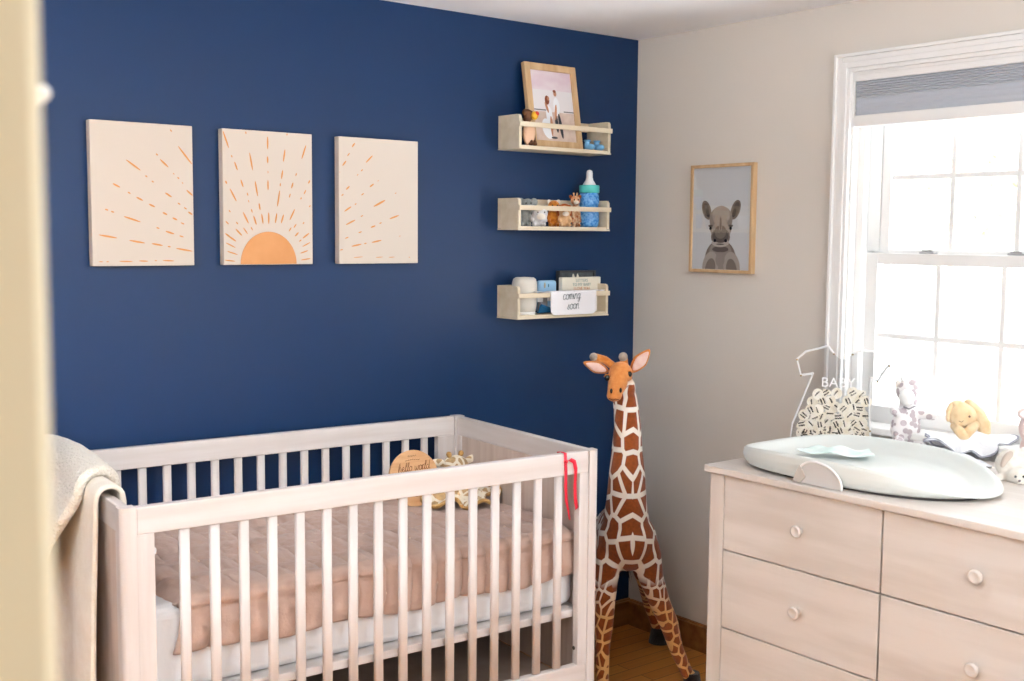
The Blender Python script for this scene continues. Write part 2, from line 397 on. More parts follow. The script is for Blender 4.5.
# outdoors
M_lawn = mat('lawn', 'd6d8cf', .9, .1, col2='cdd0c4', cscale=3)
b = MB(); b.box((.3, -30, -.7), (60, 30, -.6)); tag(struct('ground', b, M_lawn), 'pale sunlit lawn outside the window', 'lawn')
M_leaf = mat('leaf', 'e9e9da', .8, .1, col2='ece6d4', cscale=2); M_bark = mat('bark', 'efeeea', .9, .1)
def tree(x, y, h, r, lab, n=900):
    t = thing('leafy_tree', lab, 'tree', (x, y, -.6))
    b = MB(); b.tube([(x, y, -.6), (x+.05, y, h*.4), (x, y+.1, h*.8)], [.14, .1, .05], 10)
    for k in range(6):
        a = k*1.05; b.tube([(x, y, h*.4+k*.15), (x+math.cos(a)*r*.5, y+math.sin(a)*r*.5, h*.6+k*.15)], [.05, .02], 8)
    obj('trunk', b, M_bark, t)
    b = MB()
    for k in range(n):
        v = Vector((random.gauss(0,1), random.gauss(0,1), random.gauss(0,1))).normalized()*r*random.uniform(.4, 1)
        c = Vector((x, y, h*.75))+Vector((v.x, v.y, v.z*.8)); s_ = random.uniform(.07, .13)
        A = Vector((random.uniform(-1,1), random.uniform(-1,1), random.uniform(-1,1))).normalized()*s_
        B_ = A.cross(Vector((random.uniform(-1,1), random.uniform(-1,1), random.uniform(-1,1)))).normalized()*s_*.5
        b.ellipse(c, A, B_, 6)
    obj('foliage', b, M_leaf, t, fix=False)
tree(11.5, 5.2, 2.6, 1.5, 'pale leafy tree outside seen through the left window panes')
tree(14, 3.2, 3.4, 1.9, 'pale leafy tree outside seen through the upper right window panes')

# ------------------------------------------------------------------ sun canvases
M_canvas = mat('canvas_cloth', 'd3c9be', .8, .15, bump=.2, bscale=900, dist=.0004)
M_ray = mat('painted_orange', 'd6955a', .75, .15); M_sun = mat('painted_sun', 'd59b6a', .75, .15, col2='cf9462', cscale=15)
SUNX, SUNZ = -1.505, 1.388     # where the painted rays meet
def zc(x, y):                  # from the enlargement of the canvases to the wall plane
    return aty(x/2.844+70, y/2.844+100, -.0275)
CV = [(-2.011, -1.731), (-1.644, -1.362), (-1.272, -.987)]
R1 = [(180,185,26,4),(217,217,4,3),(235,232,4,3),(247,155,4,3),(268,180,17,4),(287,87,4,3),(327,157,38,4),(132,243,12,4),(168,264,5,3),(198,281,11,4),(233,300,10,4),(280,270,12,4),
      (340,264,17,4),(295,210,3,2),(308,222,4,3),(320,236,3,2),(310,295,5,3),(328,308,5,3),(342,322,8,4),(270,323,8,4),(298,338,8,4),(320,351,6,3),(104,312,5,3),(121,318,5,3),(177,339,26,4),
      (250,364,5,3),(284,377,14,4),(317,388,7,3),(108,388,27,4),(191,403,24,4),(248,411,17,4),(282,417,5,3),(325,426,26,4),(88,460,6,2),(107,460,4,2),(159,459,20,3),(209,458,14,3),(244,457,4,2),(280,457,18,3)]
R2 = [(443,112,32,4),(500,93,4,3),(562,122,20,4),(617,98,4,3),(665,148,24,4),(515,175,28,4),(609,158,20,4),(460,160,4,3),(472,188,14,4),(562,170,11,4),(603,212,14,4),(563,205,4,2),(643,212,5,3),(444,234,5,4),
      (489,237,12,4),(530,252,24,4),(563,242,16,4),(598,241,5,3),(632,243,10,4),(680,233,6,4),(464,270,22,4),(593,280,26,4),(625,272,7,3),(668,262,8,3),(657,280,4,3),(505,268,5,3),(508,288,4,2),(539,303,11,4),
      (454,316,4,3),(682,302,4,3),(517,315,6,3),(526,342,15,4),(500,335,20,4),(547,338,16,4),(565,336,18,4),(586,336,16,4),(604,338,15,4),(632,326,20,4),(447,349,7,3),(475,350,5,3),(640,358,8,3),(664,350,4,3),
      (480,376,15,4),(499,372,12,3),(517,366,6,3),(626,368,8,3),(449,385,11,4),(461,394,16,4),(645,382,9,4),(671,386,15,4),(457,413,18,3),(672,411,16,3),(462,435,18,3),(666,432,15,3),(455,457,20,3),(670,453,18,3),(655,400,5,3)]
R3 = [(806,128,9,4),(792,155,7,3),(780,180,11,4),(767,205,6,3),(851,168,18,4),(830,200,5,3),(818,213,4,2),(858,243,10,4),(876,230,3,2),(790,250,9,4),(775,270,5,3),(832,268,6,3),(880,294,26,5),(790,310,16,4),(812,296,4,3),
      (798,348,20,4),(830,330,5,3),(922,333,20,4),(926,265,4,2),(862,360,10,4),(883,350,5,3),(825,376,7,3),(787,392,7,3),(815,413,20,4),(872,402,20,4),(772,426,7,3),(840,408,5,3),(938,387,3,2),(820,447,18,2),(880,447,14,2),(915,447,12,2),(965,447,3,2)]
def canvas(i, rays, lab):
    x0, x1 = CV[i]; t = thing('canvas_print', lab, 'wall art', ((x0+x1)/2, 0, 1.389), 0)
    b = MB(); b.box((x0, -.027, 1.389), (x1, -.001, 1.771), .0015)
    obj('canvas', b, M_canvas, t)
    b = MB(); yy = -.0278; k = (x1-x0)/((300 if i == 0 else 262 if i == 1 else 232))
    kk = [.288/300, .290/262, .294/232][i]
    cen = Vector((SUNX, yy, SUNZ))
    for (zx, zy, hl, hw) in rays:
        p_ = zc(zx, zy); p_.y = yy
        d = (p_-cen); d.y = 0; d.normalize(); n = Vector((-d.z, 0, d.x))
        L_ = hl/2.844*.0029*.92; W_ = hw/2.844*.00225*.8
        if p_.x-abs(d.x)*L_ < x0+.002 or p_.x+abs(d.x)*L_ > x1-.002:
            L_ = min(L_, (min(p_.x-x0, x1-p_.x)-.002)/max(.05, abs(d.x)))
        if abs(d.z)*L_ > 1.769-p_.z: L_ = max(.002, (1.769-p_.z)/max(.05, abs(d.z)))
        if L_ <= 0: continue
        p_.z = max(p_.z, 1.3915+abs(d.z)*L_+abs(n.z)*W_*.5)
        b.ellipse(p_, d*L_, n*max(W_, .001), 12)
    if i == 1:
        b.k = 1; R_ = .089
        pts = [b.bm.verts.new((SUNX+R_*math.cos(a), yy, 1.3905+R_*1.05*math.sin(a))) for a in [PI*j/40 for j in range(41)]]
        f = b.bm.faces.new(pts); f.material_index = 1
    obj('painted_rays', b, [M_ray, M_sun], t)
canvas(0, R1, 'cream canvas of orange sun rays nearest the doorway, leftmost of three')
canvas(1, R2, 'cream canvas with orange half sun and rays, middle of three')
canvas(2, R3, 'cream canvas of orange rays nearest the shelves, rightmost of three')

# ------------------------------------------------------------------ spice-rack shelves
SX0, SX1, SD = -.647, -.237, .112
def shelf(z0, z1, lab):
    t = thing('wall_shelf', lab, 'shelf', ((SX0+SX1)/2, 0, z0), 0, 'pale rail shelves on the blue wall'); th = .011
    for xx in (SX0, SX1-th):
        b = MB(); pts = [(xx, -.001, z0+.001)]; pts += [(xx, -SD, z0+.001)]
        pts += [(xx, -SD+.012*(1-math.cos(a)), z1-.012+.012*math.sin(a)) for a in [PI/2*j/6 for j in range(7)]]
        pts += [(xx, -.001, z1)]; b.prism(pts, (1,0,0), th); obj('side_panel', b, M_shelf, t)
    b = MB(); b.box((SX0+th+.0005, -SD+.001, z0), (SX1-th-.0005, -.001, z0+.008), .001); b.box((SX0-.002, -SD-.002, z0-.005), (SX1+.002, -.001, z0), .001); obj('bottom_board', b, M_shelf, t)
    b = MB(); b.box((SX0+th+.0005, -.010, z1-.030), (SX1-th-.0005, -.001, z1), .001); obj('back_board', b, M_shelf, t)
    b = MB(); b.box((SX0-.002, -SD-.009, z1-.040), (SX1+.001, -SD-.0005, z1-.024), .001); obj('front_rail', b, M_shelf, t)
    return t
shelf(1.768, 1.876, 'pale wooden rail shelf with couple photo, highest of three')
shelf(1.502, 1.603, 'pale wooden rail shelf with toys and blue bottle, middle of three')
shelf(1.205, 1.311, 'pale wooden rail shelf holding white bib, lowest of three')
F1, F2, F3 = 1.7762, 1.5102, 1.2132    # tops of the bottom boards

# photo frame leaning on the top shelf
fx0, fx1 = aty(532, 146, -.075).x, aty(583, 146, -.075).x
pf = thing('photo_frame', 'light wood photo frame with couple on a beach, leaning on the top shelf', 'picture frame', ((fx0+fx1)/2, -.07, F1))
fw = fx1-fx0; fh = .290; tilt = math.atan2(.05, fh)
MF = Matrix.Translation(((fx0+fx1)/2, -.078, F1+.0008)) @ Matrix.Rotation(-tilt, 4, 'X')
def fbox(b, x0, x1, y0, y1, z0, z1, bev=.0015): b.box((x0, y0, z0), (x1, y1, z1), bev, MF)
b = MB(); e = .024
fbox(b, -fw/2, -fw/2+e, 0, .018, 0, fh); fbox(b, fw/2-e, fw/2, 0, .018, 0, fh); fbox(b, -fw/2+e, fw/2-e, 0, .018, 0, e); fbox(b, -fw/2+e, fw/2-e, 0, .018, fh-e, fh)
obj('frame', b, M_oak[2], pf)
M_sky = mat('photo_sky', 'd9c4cf', .4, .3, col2='e6dce0', cscale=9, stretch=(1,1,2)); M_skylow = mat('photo_low_sky', 'e4e0e2', .4, .3); M_sand = mat('photo_sand', 'd9c6ba', .4, .3, col2='c9b2a6', cscale=30)
M_sea = mat('photo_shoreline', '6f6d6e', .4, .3); M_ps = mat('photo_skin', 'c08a6c', .5, .3); M_pw = mat('photo_white_cloth', 'eef0f4', .5, .3); M_pd = mat('photo_dark_trousers', '3a3d44', .5, .3); M_ph = mat('photo_hair', '8a4f36', .5, .3)
b = MB()
fbox(b, -fw/2+e, fw/2-e, .006, .016, e, fh-e, 0)
obj('backing', b, M_skylow, pf)
b = MB(); PY = .0055
def quad(k, x0, x1, z0, z1, y=PY):
    b.k = k; f = b.bm.faces.new([b.bm.verts.new(MF @ Vector(v)) for v in ((x0,y,z0),(x1,y,z0),(x1,y,z1),(x0,y,z1))]); f.material_index = k
def ell(k, cx, cz, rx, rz, y, rot=0):
    b.k = k; ca, sa = math.cos(rot), math.sin(rot); R3_ = MF.to_3x3()
    b.ellipse(MF @ Vector((cx, y, cz)), R3_ @ Vector((ca*rx, 0, sa*rx)), R3_ @ Vector((-sa*rz, 0, ca*rz)), 16)
ix = fw/2-e
quad(0, -ix, ix, .2, fh-e); quad(1, -ix, ix, .125, .2); quad(2, -ix, ix, e, .125); quad(3, -ix, -.03, .128, .132, PY-.0003); quad(3, .045, ix, .127, .131, PY-.0003)
ell(5, -.022, .115, .014, .03, PY-.0006); ell(5, -.034, .066, .024, .036, PY-.0006, .3)      # white dress
ell(4, -.030, .140, .005, .02, PY-.0008, .3); ell(7, -.026, .165, .010, .016, PY-.0008); ell(4, -.021, .171, .005, .008, PY-.001)
ell(4, -.016, .075, .006, .036, PY-.001)
ell(5, .014, .145, .014, .032, PY-.0006); ell(4, .008, .125, .005, .028, PY-.0009, -.15); ell(4, .012, .19, .007, .010, PY-.0008); ell(7, .010, .198, .007, .005, PY-.001)
ell(6, .008, .088, .007, .034, PY-.0008, .05); ell(6, .025, .078, .007, .044, PY-.0008, .12); ell(6, -.008, .036, .014, .004, PY-.001)
obj('photo_print', b, [M_sky, M_skylow, M_sand, M_sea, M_ps, M_pw, M_pd, M_ph], pf, fix=False)

# small round toy beside the frame
tx = aty(531, 148, -.095).x; ty = -.088
mk = thing('toy_bird', 'little pink-bellied brown figurine with red and yellow beak on the top shelf', 'figurine', (tx, ty, F1))
b = MB(); b.ball((tx-.004, ty, F1+.042), (.024, .016, .042)); obj('body', b, mat('toy_peach', 'e9bf9f', .5, .4), mk)
b = MB(); b.ball((tx-.002, ty+.004, F1+.104), (.028, .015, .015), Euler((0,.35,0)).to_matrix()); b.ball((tx-.010, ty+.002, F1+.092), (.014,.013,.024)); b.ball((tx-.022, ty, F1+.108), (.008,.01,.008))
mk_b = remesh(b, .0025, 3); obj('head', mk_b, mat('toy_brown', '4a2a18', .6, .4, col2='6d4424', cscale=60), mk)
b = MB(); b.ball((tx+.012, ty-.010, F1+.100), (.014, .010, .014)); b.k = 1; b.ball((tx+.017, ty-.014, F1+.106), (.009, .008, .008)); obj('beak', b, [mat('toy_yellow', 'e8b020', .4, .5), mat('toy_red', 'd8371c', .4, .5)], mk)
for dx in (-.004, .012):
    b = MB(); b.ball((tx+dx, ty-.012, F1+.006), (.008, .009, .006)); b.ball((tx+dx+.002, ty-.010, F1+.012), (.006, .006, .009)); obj('foot', b, MATS['toy_brown'], mk)
b = MB(); b.tube([(tx+.012, ty+.004, F1+.075), (tx+.020, ty, F1+.04), (tx+.018, ty-.006, F1+.018)], .003, 8); obj('arm', b, MATS['toy_brown'], mk)

# two blue knitted booties
M_boot = mat('blue_knit', '7db5e0', .9, .1, bump=.6, bscale=500)
for i, px in enumerate((588.5, 598)):
    bx = aty(px, 149, -.08).x
    t = thing('baby_bootie', 'tiny light blue bootie on the top shelf, %s of the pair' % ('left' if i == 0 else 'right'), 'baby shoe', (bx, -.08, F1), 0, 'blue booties')
    b = MB(); b.ball((bx, -.09, F1+.011), (.0135, .018, .011)); b.ball((bx, -.073, F1+.017), (.012, .011, .017)); obj('foot', remesh(b, .002, 2), M_boot, t)
    b = MB(); tor = [(bx+.0095*math.cos(a), -.073+.0095*math.sin(a), F1+.033+.001*math.sin(6*a)) for a in [2*PI*k/20 for k in range(21)]]; b.tube(tor, .003, 8); obj('cuff', b, M_boot, t)

# baby bottle bank
bx = aty(588.7, 228, -.06).x
bt = thing('baby_bottle', 'large blue patterned baby bottle with aqua ring on the middle shelf', 'bottle', (bx, -.06, F2))
M_bb = mat('bottle_blue', '2f7ccb', .25, .5, col2='6faee4', cscale=120, detail=1)
BK = 1.07
def blathe(pr): b = MB(); b.lathe([(r, z*BK) for r, z in pr], (bx, -.06, F2)); return b
obj('bottle_body', blathe([(0, 0), (.028, .0), (.034, .006), (.0365, .025), (.036, .042), (.033, .054), (.0305, .062), (.033, .070), (.036, .084), (.034, .104), (.031, .112), (0, .112)]), M_bb, bt)
obj('ring', blathe([(0, .112), (.034, .112), (.036, .114), (.036, .134), (.034, .137), (0, .137)]), mat('aqua_plastic', '52c4c0', .35, .5), bt)
obj('teat', blathe([(.024, .137), (.020, .145), (.014, .153), (.0115, .163), (.0115, .176), (.0095, .184), (0, .188)]), mat('teat_white', 'e9ebee', .4, .4), bt)

# ------------------------------------------------------------------ small plush animals on the middle shelf
def fur(name, c, c2=None, sc=60, bs=600): return mat(name, c, .95, .1, col2=c2, cscale=sc, bump=.7, bscale=bs, sheen=.3, dist=.003)
M_eye = mat('black_bead', '080808', .15, .6)
def little(px, name, lab, furm, earm, hr=.017, y=-.07, ears='round', hz=.052, body=(.020,.018,.026), muz=None, extra=None, lean=0, muzr=.5, eyes=True):
    x = aty(px, 226, y).x; z = F2; K = 1.22; hr *= K; hz *= 1.12; body = (body[0]*1.12, body[1]*1.1, body[2]*1.12)
    t = thing(name, lab, 'soft toy', (x, y, z), 0, 'small soft animals on the middle shelf')
    b = MB(); b.ball((x, y, z+body[2]*.95), body); b.ball((x+lean, y-.010, z+hz), hr)
    for s in (-1, 1):
        b.capsule((x+s*body[0]*.6, y-.006, z+.007), (x+s*body[0]*.7, y-.022, z+.0065), .007, .0065, 10)
        b.capsule((x+s*body[0]*.8, y-.006, z+body[2]*1.2), (x+s*body[0]*.95, y-.018, z+.02), .006, .006, 10)
    def clamp(tt):
        for v in tt.verts: v.co.z = max(v.co.z, z+.0005)
    obj('body', remesh(b, .0022, 3, clamp), furm, t)
    for s in (-1, 1):
        b = MB()
        if ears == 'big': b.ball((x+lean+s*hr*1.15, y-.006, z+hz+hr*.35), (.013, .004, .014))
        elif ears == 'tall': b.ball((x+lean+s*hr*.9, y-.006, z+hz+hr*.75), (.006, .003, .008), Euler((0, s*.6, 0)).to_matrix())
        else: b.ball((x+lean+s*hr*.8, y-.008, z+hz+hr*.8), (.007, .004, .007))
        obj('ear', b, earm, t)
    if eyes:
        for s in (-1, 1):
            b = MB(); b.ball((x+lean+s*hr*.42, y-.010-hr*.86, z+hz+hr*.15), .0026, seg=10); obj('eye', b, M_eye, t)
    b = MB(); b.ball((x+lean, y-.010-hr*.75, z+hz-hr*.35), (hr*.55, hr*.45, hr*.42)); obj('muzzle', b, muz or furm, t)
    if extra: extra(t, x+lean, y, z+hz, hr)
    t.rotation_euler.z = -.5      # the toy looks towards the doorway
    return t
def trunk(t, x, y, z, r):
    b = MB(); b.tube([(x, y-r*1.1, z-.004), (x+.002, y-r*1.9, z-.010), (x+.006, y-r*2.0, z-.022), (x+.010, y-r*2.1, z-.026)], [.006, .005, .0045, .004], 10); obj('trunk', b, MATS['plush_grey'], t)
def manef(t, x, y, z, r):
    b = MB()
    for k in range(22):
        a = 2*PI*k/22; b.ball((x+math.cos(a)*r*1.05, y-.002, z+math.sin(a)*r*1.05), (.0065, .006, .0065), seg=8)
    obj('mane', remesh(b, .002, 1), MATS['plush_rust'], t)
def horns(t, x, y, z, r):
    for s in (-1, 1):
        b = MB(); b.capsule((x+s*.005, y-.008, z+r*.8), (x+s*.006, y-.008, z+r*1.45), .002, .0032, 8); obj('horn', b, MATS['plush_tan'], t)
fur('plush_grey', 'a9adab', '8f9492'); fur('plush_white', 'e6e4e4', 'd2d0d4'); fur('plush_rust', 'b8642c', '9c4c1e'); fur('plush_tan', 'e3bd92', 'd2a274'); fur('plush_cream', 'efe6da')
fur('plush_tiger', 'e59a3c', 'c46a1c', 90); fur('plush_giraffe', 'e8cfae', 'bb6a34', 90); fur('plush_pale', 'dcdedc')
little(524.5, 'elephant_plush', 'grey soft elephant with big ears at the left end of the middle shelf', MATS['plush_grey'], MATS['plush_grey'], .016, -.055, 'big', .066, (.018,.016,.035), None, trunk, .008)
little(538, 'koala_plush', 'pale grey soft animal with round white face on the middle shelf', MATS['plush_white'], MATS['plush_white'], .022, -.088, 'round', .038, (.022,.014,.026), MATS['plush_cream'], None, .004)
little(553, 'tiger_plush', 'small orange striped soft tiger with white ears on the middle shelf', MATS['plush_tiger'], MATS['plush_cream'], .017, -.05, 'round', .062, (.018,.015,.03), MATS['plush_cream'])
little(564, 'lion_plush', 'tan soft lion with rust mane on the middle shelf', MATS['plush_tan'], MATS['plush_rust'], .017, -.082, 'round', .046, (.019,.014,.024), MATS['plush_cream'], manef)
little(575, 'giraffe_plush', 'small soft giraffe with rust spots beside the blue bottle', MATS['plush_giraffe'], MATS['plush_rust'], .014, -.045, 'tall', .082, (.012,.012,.042), MATS['plush_cream'], horns, -.002)

# ------------------------------------------------------------------ things on the lowest shelf
x_ = aty(524, 300, -.06).x
nm = thing('sound_machine', 'white rounded cylindrical sound machine at the left end of the lowest shelf', 'sound machine', (x_, -.062, F3))
b = MB(); b.lathe([(0, 0), (.036, 0), (.038, .002), (.038, .008), (.0365, .010), (0, .010)], (x_, -.062, F3), 40); obj('base', b, M_white, nm)
b = MB(); b.lathe([(0, .010), (.038, .010), (.0415, .03), (.043, .07), (.0425, .105), (.039, .119), (.031, .125), (0, .127)], (x_, -.062, F3), 40); obj('cover', b, mat('white_mesh_cloth', 'dcd8d0', .8, .2, bump=.4, bscale=900), nm)
# blue rounded card, navy cloth, grey cloth and tag
xa, xb = aty(538, 300, -.03).x, aty(554.5, 300, -.03).x
t = thing('gift_box', 'light blue rounded card box with tiny motifs beside the sound machine', 'box', ((xa+xb)/2, -.03, F3))
b = MB(); b.box((xa-.006, -.045, F3+.0005), (xb, -.02, F3+.112), .011, seg=4); obj('box_body', b, mat('pale_blue_card', '9cc8ea', .5, .3), t)
b = MB(); b.ball((xa+.017, -.0455, F3+.095), (.004, .0012, .010)); b.k = 1; b.ball((xa+.034, -.0455, F3+.094), (.002, .0012, .006)); obj('motif', b, [mat('motif_beige', 'b5a98e', .6), mat('motif_teal', '2e6f8c', .6)], t)
t = MB(); c0 = aty(545, 312, -.085)
def fold(i, j): return Vector((c0.x-.024+.058*i, -.10+.03*j, F3+.0045+.030*math.sin(PI*min(1, j*1.0+.25))*(1-.65*i)*(1-.3*j)))
t.grid(fold, 16, 12); tag(obj('folded_cloth', solid(t, .004), mat('navy_cloth', '2b6d9c', .9, .1, bump=.4, bscale=300)), 'folded mid blue cloth lying in front of the light blue box', 'cloth')
t = thing('grey_pouch', 'grey cloth pouch with white tag behind the front rail of the lowest shelf', 'pouch', (c0.x+.015, -.065, F3))
b = MB(); b.box((c0.x-.005, -.066, F3+.001), (c0.x+.030, -.048, F3+.072), .006, seg=3); obj('pouch', b, mat('grey_cloth', 'a39d9d', .9, .1, bump=.4, bscale=300), t)
b = MB(); b.box((c0.x-.022, -.0705, F3+.040), (c0.x+.003, -.0685, F3+.066), .0006); obj('tag', b, mat('white_card', 'eceef0', .6), t)
# dark frame
xa, xb = aty(557, 300, -.02).x, aty(593, 300, -.02).x
t = thing('memory_box', 'dark grey box frame standing at the back of the lowest shelf', 'frame', ((xa+xb)/2, -.02, F3))
b = MB(); z1 = F3+.144; e = .008; M_dk = mat('charcoal_wood', '3a3c40', .4, .4)
for q in (((xa, F3), (xa+e, z1)), ((xb-e, F3), (xb, z1)), ((xa+e, F3), (xb-e, F3+e)), ((xa+e, z1-e), (xb-e, z1))): b.box((q[0][0], -.034, q[0][1]), (q[1][0], -.012, q[1][1]), .001)
obj('frame', b, M_dk, t)
b = MB(); b.box((xa+e, -.026, F3+e), (xb-e, -.014, z1-e)); obj('backing', b, mat('slate_print', '5b6266', .5, .3, col2='44494d', cscale=30), t)
# cream book with lettering and two little ears on top
xa, xb = aty(560.5, 300, -.06).x, aty(599, 300, -.06).x
t = thing('board_book', 'cream book with grey and orange lettering standing behind the white bib', 'book', ((xa+xb)/2, -.055, F3))
b = MB(); b.box((xa, -.068, F3+.0005), (xb, -.048, F3+.122), .003); obj('cover', b, mat('cream_cover', 'e6e1d2', .5, .3), t)
b = MB()
for dx in (.055, .075): b.prism([(xa+dx, -.06, F3+.122), (xa+dx+.010, -.06, F3+.122), (xa+dx+.004, -.06, F3+.134)], (0,1,0), .004)
obj('ear_tab', b, MATS['cream_cover'], t)
b = MB()
for s_, zz, sz, k in (('LETTERS', .110, .015, 0), ('TO MY BABY', .096, .015, 0), ('I LOVE YOU', .082, .014, 1)):
    b.k = k; b.mesh(text(s_, sz), frame_m(((xa+xb)/2, -.0685, F3+zz), (1,0,0), (0,0,1)))
for f in b.bm.faces: pass
obj('lettering', b, [mat('grey_green_ink', '93a5a0', .6), mat('orange_ink', 'd08a5a', .6)], t, fix=False)
# white bib with script lettering hung over the rail
xa, xb = aty(551, 300, -.125).x, aty(596.5, 300, -.125).x
t = thing('baby_bib', 'white cloth reading coming soon hung over the lowest shelf rail', 'bib', ((xa+xb)/2, -.12, 1.26))
RZ = 1.311-.024
def bib(i, j):
    # i across, j from behind the rail, over it and down the front
    x = xa+(xb-xa)*i; e = abs(i-.5)*2; pr = j*4
    w_ = .0012*math.sin(i*9)
    if pr < 1: y, z = -.1065, RZ-.030*(1-pr)+.001
    elif pr < 1.6: a = (pr-1)/.6*PI; y, z = -.1145+.008*math.cos(a), RZ+.0035*math.sin(a)+.001
    else: k = (pr-1.6)/2.4; y, z = -.1228-.0025*k+w_*k, RZ+.001-.078*k-(.0 if e < .8 else -.012*k*((e-.8)/.2)**2)
    return Vector((x, y, z))
b = MB(); b.grid(bib, 30, 60); obj('cloth', solid(b, .0022), mat('white_cotton', 'f0eff3', .9, .1, bump=.3, bscale=300), t)
b = MB(); SZ = .0215; M_ink = mat('dark_green_ink', '2f4a4c', .7, .2)
script(b, 'coming', frame_m(((xa+xb)/2-.012, -.1265, RZ-.024), (1,0,.04), (0,0,1)), .0185, .00075, .12)
script(b, 'soon', frame_m(((xa+xb)/2-.006, -.1278, RZ-.058), (1,0,.04), (0,0,1)), .0185, .00075, .12)
obj('lettering', b, M_ink, t)
# a loose strap end lying over the rail to the left of the bib
b = MB(); xs = aty(537, 300, -.125).x
b.grid(lambda i, j: Vector((xs+(xa-xs-.001)*i, -.1232+.018*j, RZ+.003+.0015*math.sin(i*7))), 14, 4); obj('strap', solid(b, .002), MATS['white_cotton'], t)
b = MB(); xs = aty(605, 300, -.125).x
b.grid(lambda i, j: Vector((xb+.001+(xs-xb)*i, -.1232+.018*j, RZ+.003+.0015*math.sin(i*7))), 10, 4); obj('strap', solid(b, .002), MATS['white_cotton'], t)

# ------------------------------------------------------------------ rhino picture
ry0, ry1, rz0, rz1 = -.5735, -.293, 1.357, 1.727; rx = -.022
rp = thing('framed_print', 'oak framed print of a baby rhinoceros on the beige wall', 'picture', (0, (ry0+ry1)/2, rz0))
b = MB(); e = .011
b.box((rx, ry0, rz0), (-.001, ry0+e, rz1), .001); b.box((rx, ry1-e, rz0), (-.001, ry1, rz1), .001)
b.box((rx, ry0+e, rz0), (-.001, ry1-e, rz0+e), .001); b.box((rx, ry0+e, rz1-e), (-.001, ry1-e, rz1), .001); obj('frame', b, M_oak[2], rp)
b = MB(); b.box((-.016, ry0+e, rz0+e), (-.003, ry1-e, rz1-e)); obj('backing', b, mat('print_paper', 'd9dcdf', .5, .3), rp)
cols = ['9b9188', '85796f', '6a5f57', 'b0a69c', '4a423d', '141110', 'c0b7ae']
Mr = [mat('rhino_tone_%s' % n, c, .6, .2, col2=None) for n, c in zip(('mid', 'shade', 'dark', 'light', 'deep', 'black', 'pale'), cols)]
b = MB(); cy = (ry0+ry1)/2; W_ = ry1-ry0; Hh = rz1-rz0
def re(k, u, v, a, c, d, rot=0):   # u across the sheet left to right as seen, v from the bottom up
    y = ry1-e - (W_-2*e)*u; z = rz0+e+(Hh-2*e)*v; ca, sa = math.cos(rot), math.sin(rot)
    aa = a*(W_-2*e); cc = c*(W_-2*e); b.k = k
    z0 = rz0+e
    c_ = Vector((-.0163-d*.00015, y, z)); A = Vector((0, -ca*aa, sa*aa)); B_ = Vector((0, sa*cc, ca*cc))
    pts = [c_+A*math.cos(2*PI*i/24)+B_*math.sin(2*PI*i/24) for i in range(24)]
    for p_ in pts: p_.z = max(p_.z, z0+.0005)
    f = b.bm.faces.new([b.bm.verts.new(p_) for p_ in pts]); f.material_index = k
re(1, .5, .10, .27, .26, 1); re(0, .5, .14, .20, .22, 2)
re(3, .33, .03, .14, .20, 3, -.2); re(3, .70, .03, .14, .20, 3, .2); re(1, .33, .0, .09, .15, 4, -.2); re(1, .70, .0, .09, .15, 4, .2)
re(2, .5, .20, .14, .04, 3); re(0, .5, .10, .08, .1, 5)
re(1, .245, .585, .075, .135, 3, .40); re(2, .24, .59, .05, .10, 4, .40); re(4, .265, .555, .028, .06, 5, .40)
re(1, .745, .585, .075, .135, 3, -.40); re(2, .75, .59, .05, .10, 4, -.40); re(4, .725, .555, .028, .06, 5, -.40)
re(0, .5, .49, .20, .18, 6); re(3, .5, .53, .15, .13, 7); re(0, .5, .42, .19, .18, 6.5)
re(3, .5, .36, .16, .16, 8); re(1, .5, .32, .165, .12, 9); re(6, .5, .265, .15, .06, 9.5); re(2, .5, .325, .14, .085, 10); re(1, .5, .37, .10, .09, 11)
re(3, .5, .47, .035, .13, 12); re(1, .5, .44, .018, .10, 13)
for s in (-1, 1):
    re(5, .5+s*.175, .405, .022, .024, 14); re(2, .5+s*.175, .43, .04, .015, 13); re(5, .5+s*.095, .285, .026, .022, 14)
re(4, .5, .25, .07, .008, 14)
obj('print', b, Mr, rp, fix=False)
b = MB(); b.box((-.0205, ry0+e, rz0+e), (-.019, ry1-e, rz1-e)); obj('glazing', b, M_glass, rp)

# ------------------------------------------------------------------ crib
G = -.069; O = Vector((-.9345, -.8311, 0)); CL = 1.274; CD = .722; CH = .905
cr = thing('crib', 'whitewashed wooden baby crib with slatted sides against the blue wall', 'crib', O, G)
CM = RM['crib']
def cp(u, v, z): return CM @ Vector((u, v, z))
def cbox(b, a, c, bev=.002): b.box(a, c, bev, CM)
def post(u0, v0, su, sv):
    # square post whose outer corner is rounded; su, sv point outward
    b = MB(); w_, r = .034, .016; out = []
    cu, cv = u0-su*r, v0-sv*r
    for k in range(9):
        a = PI/2*k/8; out.append((cu+su*r*math.cos(a), cv+sv*r*math.sin(a)))
    out += [(u0-su*w_, v0), (u0-su*w_, v0-sv*w_), (u0, v0-sv*w_)]
    b.prism([cp(x, y, 0.0) for x, y in out], (0,0,1), CH); obj('corner_post', b, M_crib[2], cr)
for u0, su in ((0, 1), (-CL, -1)):
    for v0, sv in ((0, -1), (CD, 1)): post(u0, v0, su, sv)
